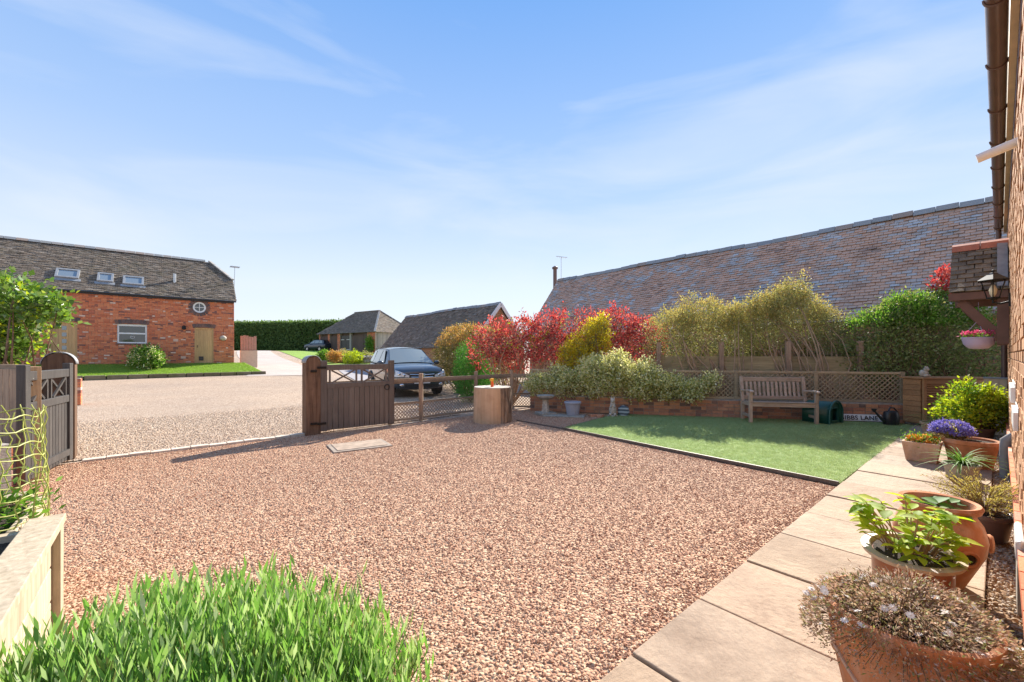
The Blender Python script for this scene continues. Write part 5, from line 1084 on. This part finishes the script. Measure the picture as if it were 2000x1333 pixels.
for i in range(44):
    a = rg.uniform(0,6.28); r_ = rg.uniform(.02,.14); t = Vector((math.cos(a)*(r_+.13)*rg.uniform(.6,1.2),math.sin(a)*(r_+.10)*rg.uniform(.6,1.15),rg.uniform(.07,.29))); b_ = Vector((math.cos(a)*r_*.6,math.sin(a)*r_*.5,-.02))
    mb.tube([b_, b_.lerp(t,.5)+Vector((0,0,.03)), t],[.005,.004,.0025],5)
    if rg.random() < .88:
        y0 = rg.uniform(0,6.28)
        for j in range(6): put_leaf(hy, t-Vector((0,0,.012*(j//2))), y0+j*math.pi/2*1.02+(j//4)*.7, rg.uniform(-.5,.35), rg.uniform(.65,1.2), M['lf_hyd'], j%2, rg.uniform(-.3,.3))
mb.build('stems', M['twig_pale'], hy, True)
# 3 strawberry pot
p3 = thing('strawberry_pot', 'tall terracotta strawberry pot with side openings', 'plant pot', (2.57,2.50,.03), 0)
prof = [(.10,0),(.11,.015),(.145,.1),(.195,.22),(.205,.30),(.185,.38),(.158,.425),(.155,.44),(.176,.455),(.186,.48),(.176,.495),(.155,.49),(.142,.45),(.138,.40)]
MB().lathe(prof,48).build('pot', M['terracotta'], p3, True); soil(p3,.142,.43)
for k in range(6):
    a = k*math.pi/3+.35; z = .29 if k%2 else .23; r_ = .203 if k%2 else .197; c, s = math.cos(a), math.sin(a); q = MB()
    q.tube([(r_*c-s*.045*math.cos(b)+c*.004,r_*s+c*.045*math.cos(b)+s*.004,z+.04*math.sin(b)) for b in [i*math.pi/8 for i in range(16)]],.012,6,closed=True); q.build('opening_rim', M['terracotta'], p3, True)
    q = MB(); q.add([((r_+.004)*c-s*.042*math.cos(b),(r_+.004)*s+c*.042*math.cos(b),z+.037*math.sin(b)) for b in [i*math.pi/8 for i in range(16)]],[tuple(range(16))]); q.build('opening', M['soil'], p3)
sbp = thing('strawberry_plant', 'few broad green leaves lying in the strawberry pot', 'plant', (2.57,2.50,.47), 0)
LM2 = big_leaf(.10,.075); LM2.materials.append(m_leaf('broad_leaf', [(.08,.20,.05),(.16,.30,.08),(.30,.40,.12)], None, .35)); LM2.shade_smooth(); LM.append(LM2)
for i in range(16): a = i*.9; put_leaf(sbp, (math.cos(a)*.06*(i%3),math.sin(a)*.06*(i%3),.0+.012*(i%4)), a+rg.uniform(-.5,.5), rg.uniform(-.35,.1), rg.uniform(.7,1.1), None, 2, rg.uniform(-.3,.3))
# 4 dark pot with heather-like twigs
def simple_pot(name, label, loc, r, h, mat, s=0): 
    t = thing(name, label, 'plant pot', loc, 0); MB().lathe([(r*.72,0),(r*.75,.01),(r*.93,h*.82),(r*.95,h*.84),(r,h*.85),(r*1.02,h*.98),(r*.95,h),(r*.88,h*.97),(r*.84,h*.8)],36).build('pot', M[mat], t, True); soil(t,r*.88,h*.9); return t
simple_pot('dark_pot', 'small dark grey plastic pot with the straw coloured heather', (3.56,3.12,.02), .15, .20, 'gutter')
ht = thing('heather', 'straggly straw coloured heather in the dark plastic pot', 'plant', (3.56,3.12,.2), 0); rng = np.random.default_rng(14); ns = 150
aa = rng.uniform(0,6.28,ns); el = rng.uniform(.1,1.2,ns); ll = rng.uniform(.2,.42,ns); tip = np.stack([np.cos(aa)*np.cos(el)*ll*1.05,np.sin(aa)*np.cos(el)*ll*1.05,np.sin(el)*ll*.8+.03],1)
mb = MB(); pp = []; dd = []
for t in tip:
    mb.tube([(0,0,-.02),tuple(t*.5+np.array([0,0,.04])),tuple(t)],[.003,.0022,.001],3,cap=False)
    for s in np.linspace(.3,1,26): pp.append(t*s+np.array([0,0,.16*s*(1-s)])); dd.append(t/np.linalg.norm(t)+rng.normal(0,.7,3))
link('foliage', leaf_mesh('foliage',np.array(pp),np.array(dd),.022,.006,rng), M['lf_heather'], ht); mb.build('stems', M['twig'], ht)
# 5 strap leaves in a grey pot
simple_pot('grey_pot', 'small grey pot holding strap leaved plant', (4.93,4.55,.02), .15, .19, 'stone')
def strap_plant(name, label, loc, n, L_, w, mat, seed, upz=.8):
    t = thing(name, label, 'plant', loc, 0); rg = random.Random(seed)
    for i in range(n):
        a = rg.uniform(0,6.28); l = L_*rg.uniform(.6,1.1); e = rg.uniform(.5,1.35); q = MB(); V = []
        for k in range(7):
            s = k/6; x = l*s*math.cos(e)+l*.22*s*s; z = l*s*math.sin(e)*upz-l*.55*s**2.2*(1.5-e*.7); ww = w*(1-s**2.5)+.0006
            for sg_ in (-1,0,1): V.append((x*math.cos(a)-sg_*ww*math.sin(a), x*math.sin(a)+sg_*ww*math.cos(a), z+abs(sg_)*ww*.35))
        q.add(V,[f for k in range(6) for f in ((k*3,k*3+1,k*3+4,k*3+3),(k*3+1,k*3+2,k*3+5,k*3+4))]); q.build('leaf', mat, t, 'all')
    return t
strap_plant('strap_leaf_plant', 'arching green strap leaved plant in front of the round terracotta pot', (4.93,4.55,.19), 70, .42, .008, M['lf_strap'], 3)
# 6 round terracotta with violet flowers, square pale pot with orange pansies
simple_pot('round_pot', 'round orange terracotta pot with thick rim and violet flowers', (5.66,5.12,.02), .25, .34, 'terracotta')
vf = bush('violet_flowers', 'mound of violet daisy flowers in the round terracotta pot', 'flowers', (5.62,5.2,.34), [(5.56,5.25,.42,.21,.18,.12)], [dict(name='petals',mat='petal_purple',nc=190,per=14,ln=.028,wd=.014,spread=.012,lo=.9,hi=1.05,up=.6,zmin=.40), dict(name='foliage',mat='lf_heather',nc=220,per=8,ln=.035,wd=.01,spread=.03,lo=.3,hi=.9)], ntw=20, seed=40)
spt = thing('square_pot', 'pale square pot with orange pansies at the path edge', 'plant pot', (5.32,5.38,.03), RU); q = MB(); r0_, r1_ = .14, .18
q.add([(-r0_,-r0_,0),(r0_,-r0_,0),(r0_,r0_,0),(-r0_,r0_,0),(-r1_,-r1_,.25),(r1_,-r1_,.25),(r1_,r1_,.25),(-r1_,r1_,.25),(-.15,-.15,.25),(.15,-.15,.25),(.15,.15,.25),(-.15,.15,.25),(-.15,-.15,.21),(.15,-.15,.21),(.15,.15,.21),(-.15,.15,.21)],[(0,3,2,1),(0,1,5,4),(1,2,6,5),(2,3,7,6),(3,0,4,7),(4,5,9,8),(5,6,10,9),(6,7,11,10),(7,4,8,11),(8,9,13,12),(9,10,14,13),(10,11,15,14),(11,8,12,15),(12,13,14,15)]); q.build('pot', M['terracotta_pale'], spt, bevel=.008)
bush('orange_pansies', 'orange pansies in the pale square pot', 'flowers', (5.32,5.38,.25), [(5.32,5.38,.29,.15,.15,.06)], [dict(name='petals',mat='petal_orange',nc=60,per=9,ln=.03,wd=.026,spread=.014,up=.6), dict(name='foliage',mat='lf_fresh',nc=120,per=7,ln=.03,wd=.014,spread=.03)], ntw=6, seed=41)
# 7 bowl pot with grassy plant, shrub pot
simple_pot('bowl_pot', 'terracotta bowl pot with grassy leaves beside the cupboard', (7.02,6.86,.02), .2, .26, 'terracotta_pale')
strap_plant('grassy_plant', 'thin arching grassy leaves in the terracotta bowl pot', (7.02,6.86,.26), 60, .55, .004, M['lf_strap'], 9)
simple_pot('shrub_pot', 'brown pot under the lime green shrub', (7.2,6.42,.02), .2, .26, 'gutter')
bush('lime_shrub', 'lime green leafy potted shrub in front of the cedar cupboard', 'shrub', (7.2,6.42,.26), [(7.05,6.42,.52,.36,.32,.22),(7.4,6.5,.62,.32,.3,.26),(7.15,6.5,.78,.26,.26,.2),(7.5,6.45,.45,.3,.28,.2)], [dict(mat='lf_lime',nc=430,per=11,ln=.055,wd=.028,spread=.04,lump=.3), dict(name='inner_leaves',mat='lf_fresh',nc=260,per=9,ln=.05,wd=.026,spread=.05,lo=.3,hi=.9)], ntw=24, seed=42)
# hanging basket
hb = thing('hanging_flower_bowl', 'lilac hanging bowl of pink flowers below the door canopy', 'hanging basket', UV(9.05,.20,1.48), 0)
MB().lathe([(.05,0),(.10,.01),(.15,.07),(.17,.15),(.178,.155),(.178,.17),(.16,.165),(.15,.1)],28).build('bowl', M['lilac'], hb, True); MB().lathe([(.155,.12),(.08,.145),(.002,.15)],20).build('soil', M['soil'], hb)
q = MB()
for k in range(3): a = k*2.094; q.tube([(.17*math.cos(a),.17*math.sin(a),.165),(0,0,.42)],.003,4)
q.tube([(0,0,.42),(0,0,.68)],.004,5); q.build('hanger', M['lilac'], hb)
rngh = np.random.default_rng(3)
def fl_cloud(name, mat, n, r_, z0, z1, ln, wd, parent):
    a = rngh.uniform(0,6.28,n); rr_ = np.sqrt(rngh.uniform(0,1,n))*r_; Pq = np.stack([rr_*np.cos(a),rr_*np.sin(a),rngh.uniform(z0,z1,n)],1); link(name, leaf_mesh(name,Pq,rngh.normal(0,.6,(n,3))+np.array([0,0,.6]),ln,wd,rngh), M[mat], parent)
fl_cloud('foliage','lf_fresh',420,.18,.15,.22,.035,.014,hb); fl_cloud('petals','petal_pink',260,.19,.19,.26,.035,.028,hb)

# ------------------------------------------------------------------ timber planter with mesh ring, left boundary
pl = thing('timber_planter', 'pale timber raised planter at the left edge of the picture', 'planter', (-2.38,2.12,0), math.atan2(-su, cu))     # local x runs towards the camera
Z1 = .575
MB().b2(.0,1.7,-.06,.07,Z1-.04,Z1).build('cap_board', M['sleeper_z'], pl, bevel=.004); MB().b2(-.66,-.55,-.9,-.14,Z1-.04,Z1).build('cap_board', M['sleeper'], pl, bevel=.004)
for z0,z1 in ((.02,.17),(.18,.34),(.35,.53)): MB().b2(.10,1.7,-.02,.03,z0,z1).build('plank', M['sleeper_z'], pl, bevel=.004); MB().b2(.02,.07,-.9,-.03,z0,z1).build('plank', M['sleeper'], pl, bevel=.004)
MB().b2(.01,.095,-.025,.062,0,Z1-.041).build('post', M['sleeper_z'], pl, bevel=.004); q = MB(); q.b2(.08,1.68,-.88,-.03,.1,.50); q.b2(-.62,.079,-.88,-.14,.1,.497); q.build('soil', M['soil'], pl)
for z0,z1 in ((.02,.17),(.18,.34),(.35,.53)): MB().b2(-.67,.005,-.135,-.10,z0,z1).build('plank', M['sleeper_z'], pl, bevel=.004)
nt_ = thing('mesh_ring', 'yellow green plastic coated mesh ring standing in the planter', 'mesh guard', (-2.80,2.06,.50), 0); mb = MB(); rg = random.Random(1); RRn = .34
for k in range(30):
    a = 2*math.pi*k/30; mb.tube([((RRn-.05*abs(j/9-.5)+.012*((j+k)%2)+.02*math.sin(3*a+j*.4))*math.cos(a+.03*((j%2)*2-1)),(RRn-.05*abs(j/9-.5)+.012*((j+k)%2)+.02*math.sin(3*a+j*.4))*math.sin(a+.03*((j%2)*2-1)),.0+j*.068) for j in range(10)],.0033,5)
for j in range(9):
    mb.tube([((RRn-.05*abs(j/9-.5)+.02*math.sin(3*2*math.pi*k/60+j*.4))*math.cos(2*math.pi*k/60),(RRn-.05*abs(j/9-.5)+.02*math.sin(3*2*math.pi*k/60+j*.4))*math.sin(2*math.pi*k/60),.035+j*.068+.012*math.sin(k*.9)) for k in range(60)],.0033,5,closed=True)
mb.build('wire_mesh', M['net'], nt_, True)
bush('planter_greens', 'low green seedlings inside the mesh ring', 'plant', (-2.80,2.06,.5), [(-2.80,2.06,.55,.28,.28,.1)], [dict(mat='lf_fresh',nc=150,per=8,ln=.05,wd=.02,spread=.05)], ntw=5, seed=44)
lf = thing('boundary_fence', 'weathered board fence with top rail beside the charcoal gate', 'fence', (-5.2,4.5,0), math.atan2(.35,-1.0))
for k in range(14): MB().b2(.22+k*.14,.35+k*.14,.02,.04,.02,1.24).build('board', M['fence_wood_z'], lf)
for z in (.4,1.25): MB().b2(.16,2.2,-.03,.018,z-.04,z+.04).build('rail', M['fence_wood'], lf)
MB().b2(.0,.15,-.07,.07,0,1.27).build('post', m_wood('tan_post',(.26,.16,.085),(.40,.26,.15),'z'), lf, bevel=.006)
lw = thing('stub_wall', 'short run of red brick wall behind the yellow green mesh', 'wall', (-4.75,3.95,0), math.atan2(.35,-1.0)); MB().b2(0,1.2,.012,.2,0,.55).build('core', M['mortar'], lw)
for (a,b,z0,z1) in brick_rows(1.2,.55): MB().b2(a+.005,b-.005,0,.05,z0+.005,z1-.005).build('brick', M['brick'], lw)

# ------------------------------------------------------------------ cars
def m_paint(name, c):
    m, nt, b, o = new_mat(name); b.inputs['Base Color'].default_value = col(c); b.inputs['Metallic'].default_value = .55; b.inputs['Roughness'].default_value = .32; b.inputs['Coat Weight'].default_value = 1.0; b.inputs['Coat Roughness'].default_value = .04; return m
M['tyre'] = m_plain('tyre', (.018,.018,.019), .85); M['head'] = m_glass('headlamp', (.62,.64,.66), .08); M['carglass'] = m_glass('car_glass', (.20,.235,.235), .03); M['plate'] = m_plain('blank_plate', (.70,.68,.64), .5)  # car_glass: pale sky reflection put into its base colour
def car(name, label, loc, rz, paint, emblem=True):
    t = thing(name, label, 'car', loc, rz); st_ = [(0,.70,.36,.80,.83),(.05,.80,.28,.88,.92),(.18,.87,.24,.94,.99),(.45,.90,.24,.99,1.05),(.9,.91,.24,1.03,1.09),(1.22,.915,.24,1.06,1.115),(2.2,.915,.24,1.06,1.10),(3.4,.905,.25,1.09,1.12),(4.2,.87,.30,1.10,1.12),(4.46,.78,.42,1.06,1.08)]
    mb = MB(); V = []; ring = 15
    for (y,w,zb,ze,zc) in st_:
        half = [(0,zb),(.8*w,zb),(.96*w,zb+.14),(w,(zb+ze)/2),(.985*w,ze-.12),(.92*w,ze),(.6*w,ze+(zc-ze)*.7),(0,zc)]
        pts = half+[(-x,z) for x,z in half[-2:0:-1]]; ring = len(pts); V += [(x,y,z) for x,z in pts]
    Fs = [(i*ring+j,i*ring+(j+1)%ring,(i+1)*ring+(j+1)%ring,(i+1)*ring+j) for i in range(len(st_)-1) for j in range(ring)]+[tuple(range(ring)),tuple((len(st_)-1)*ring+j for j in range(ring))[::-1]]
    o = mb.add(V,Fs).build('body', paint, t, 'all'); s_ = o.modifiers.new('s','SUBSURF'); s_.levels = 2; s_.render_levels = 2
    from mathutils.bvhtree import BVHTree
    dg = bpy.context.evaluated_depsgraph_get(); dg.update(); bv = BVHTree.FromObject(o, dg)
    def fy(x, z, off=.008):                                # point on the nose, seen from the front
        h = bv.ray_cast(Vector((x,-2,z)), Vector((0,1,0))); return Vector((x,(h[0].y if h[0] is not None else .4)-off,z))
    def fpanel(nm, f, mat, n=10, m=4, off=.008, parent=None):
        return MB().grid(lambda a_,b_: fy(*f(a_,b_), off), n, m).build(nm, mat, parent or t, 'all')
    # cabin shell: base ring and roof ring
    base = [(-.80,1.10,1.06),(.80,1.10,1.06),(.855,1.5,1.06),(.855,3.3,1.09),(.80,4.30,1.08),(-.80,4.30,1.08),(-.855,3.3,1.09),(-.855,1.5,1.05)]
    top = [(-.60,1.95,1.56),(.60,1.95,1.56),(.64,2.2,1.60),(.65,3.4,1.59),(.60,4.0,1.50),(-.60,4.0,1.50),(-.65,3.4,1.59),(-.64,2.2,1.60)]
    mb = MB(); mb.add(base+top,[(i,(i+1)%8,(i+1)%8+8,i+8) for i in range(8)]); mb.grid(lambda s,u_: Vector((lerp(-1,1,s)*lerp(.60,.60,u_)*(1+.085*math.sin(u_*math.pi)), lerp(1.95,4.0,u_), 1.56-.06*u_+.075*math.sin(u_*math.pi)**.7+.055*(1-(2*s-1)**2))),8,10)
    mb.build('cabin', paint, t, True)
    def panel(nm, c, mat, bulge=0, n=6, m=4, off=.012, nrm=(0,-1,0)):
        c = [Vector(p) for p in c]; nv = (c[1]-c[0]).cross(c[3]-c[0]).normalized()
        if nv.dot(Vector(nrm)) < 0: nv = -nv
        return MB().grid(lambda s,u_: lerp(lerp(c[0],c[1],s),lerp(c[3],c[2],s),u_)+nv*(off+bulge*(1-(2*s-1)**2)), n, m).build(nm, mat, t, 'all')
    panel('windscreen', [(-.75,1.13,1.07),(.75,1.13,1.07),(.575,1.93,1.545),(-.575,1.93,1.545)], M['carglass'], .05)
    for s in (-1,1):
        for nm, y0,y1,y2,y3 in (('side_window',1.52,2.32,2.30,2.02),('side_window',2.40,3.28,3.22,2.38),('side_window',3.38,4.05,3.78,3.32)):
            xb = lambda y,z: s*lerp(.855 if y < 3.3 else lerp(.855,.80,(y-3.3)), .645 if y < 3.4 else .62, (z-1.07)/(1.59-1.07))
            panel(nm, [(xb(y0,1.10),y0,1.10),(xb(y1,1.10),y1,1.115),(xb(y2,1.53),y2,1.53),(xb(y3,1.53),y3,1.53)], M['carglass'], .0, 4, 3, .014, (s,0,.3))
        MB().tube([(s*.66,2.1,1.63),(s*.675,2.8,1.66),(s*.67,3.5,1.64),(s*.64,3.85,1.58)],.016,6).build('roof_rail', M['black'], t, True)
        q = MB(); q.ell((s*1.0,1.42,1.10),(.11,.06,.075),12,8); q.tube([(s*.86,1.45,1.06),(s*.95,1.44,1.08)],.025,6); q.build('mirror', paint, t, True)
        hl_ = fpanel('headlight', lambda a_,b_: (s*lerp(.42,.85,a_), lerp(.655+.03*a_, .72+.185*a_, b_)), M['head'], 10, 5, .012)
        for xx, zz in ((.58,.725),(.72,.765)):
            p_ = fy(s*xx, zz, .012); MB().ell(p_,(.05,.016,.05),14,8).build('lamp_lens', M['chrome'], hl_, True); MB().ell(p_-Vector((0,.012,0)),(.026,.012,.026),12,6).build('lamp_bulb', M['carglass'], hl_, True)
        MB().ell(fy(s*.64,.42,.0),(.075,.025,.045),12,6).build('fog_lamp', M['chrome'], t, True)
        for yy in (.88,3.52):
            w_ = MB().lathe([(.21,-.11),(.30,-.115),(.335,-.09),(.345,0),(.335,.09),(.30,.115),(.21,.11)],32,(s*.80,yy,.345),axis='x').build('wheel', M['tyre'], t, True)
            MB().lathe([(.03,.112),(.06,.118),(.06,.10),(.19,.10),(.215,.116),(.215,.0)] if s > 0 else [(.03,-.112),(.06,-.118),(.06,-.10),(.19,-.10),(.215,-.116),(.215,0)],28,(s*.80,yy,.345),axis='x').build('rim', M['steel'], w_, True)
            q = MB()
            for k in range(5): a_ = k*1.2566; q.bar((s*.918,yy+.04*math.cos(a_),.345+.04*math.sin(a_)),(s*.918,yy+.2*math.cos(a_),.345+.2*math.sin(a_)),.05,.02,up=(1,0,0))
            q.build('spokes', M['chrome'], w_)
            q = MB(); q.tube([(s*.905,yy+.40*math.cos(a_),.36+.40*math.sin(a_)) for a_ in [i*math.pi/12 for i in range(13)]],.028,6); q.build('wheel_arch', M['black'], t, True)
    fpanel('grille', lambda a_,b_: (lerp(-.40,.40,a_)*(1-.10*(1-b_)), lerp(.60,.765,b_)), M['black'], 12, 4, .006)
    for z, w_ in ((.655,.36),(.735,.40)): MB().tube([fy(x,z+.10*x*x,.016) for x in np.linspace(-w_,w_,13)],.013,6).build('grille_bar', M['chrome'], t, True)
    fpanel('lower_intake', lambda a_,b_: (lerp(-.55,.55,a_), lerp(.33,.43,b_)), M['black'], 12, 2, .006)
    pz = fy(0,.51,.03).y; MB().b2(-.26,.26,pz,pz+.012,.455,.565).build('number_plate', M['plate'], t)
    if emblem:
        ey = fy(0,.70,.03).y; e_ = MB(); e_.tube([(-.085,ey,.765),(.085,ey,.765),(.068,ey,.635),(-.068,ey,.635)],.011,6,closed=True)
        e_.bar((-.034,ey-.002,.642),(-.050,ey-.002,.757),.016,.022); e_.bar((.034,ey-.002,.642),(.050,ey-.002,.757),.016,.022); e_.b2(-.04,.04,ey-.012,ey+.008,.69,.712); e_.build('emblem', M['chrome'], t)
    MB().tube([(-.62,1.10,1.09),(-.1,1.16,1.115),(.25,1.22,1.15)],.008,5).build('wiper', M['black'], t)
    return t
axis = math.atan2(.866,-.5)-math.pi/2
car('parked_car', 'dark grey estate car parked nose-on behind the lattice fence', (-2.88,13.3,.02), axis, m_paint('blue_grey_paint', (.065,.08,.10)))
c2 = car('parked_car', 'dark car half hidden beside the garage block', (-29.6,60.4,1.86), R(-118), m_paint('dark_paint', (.03,.04,.06)), False)
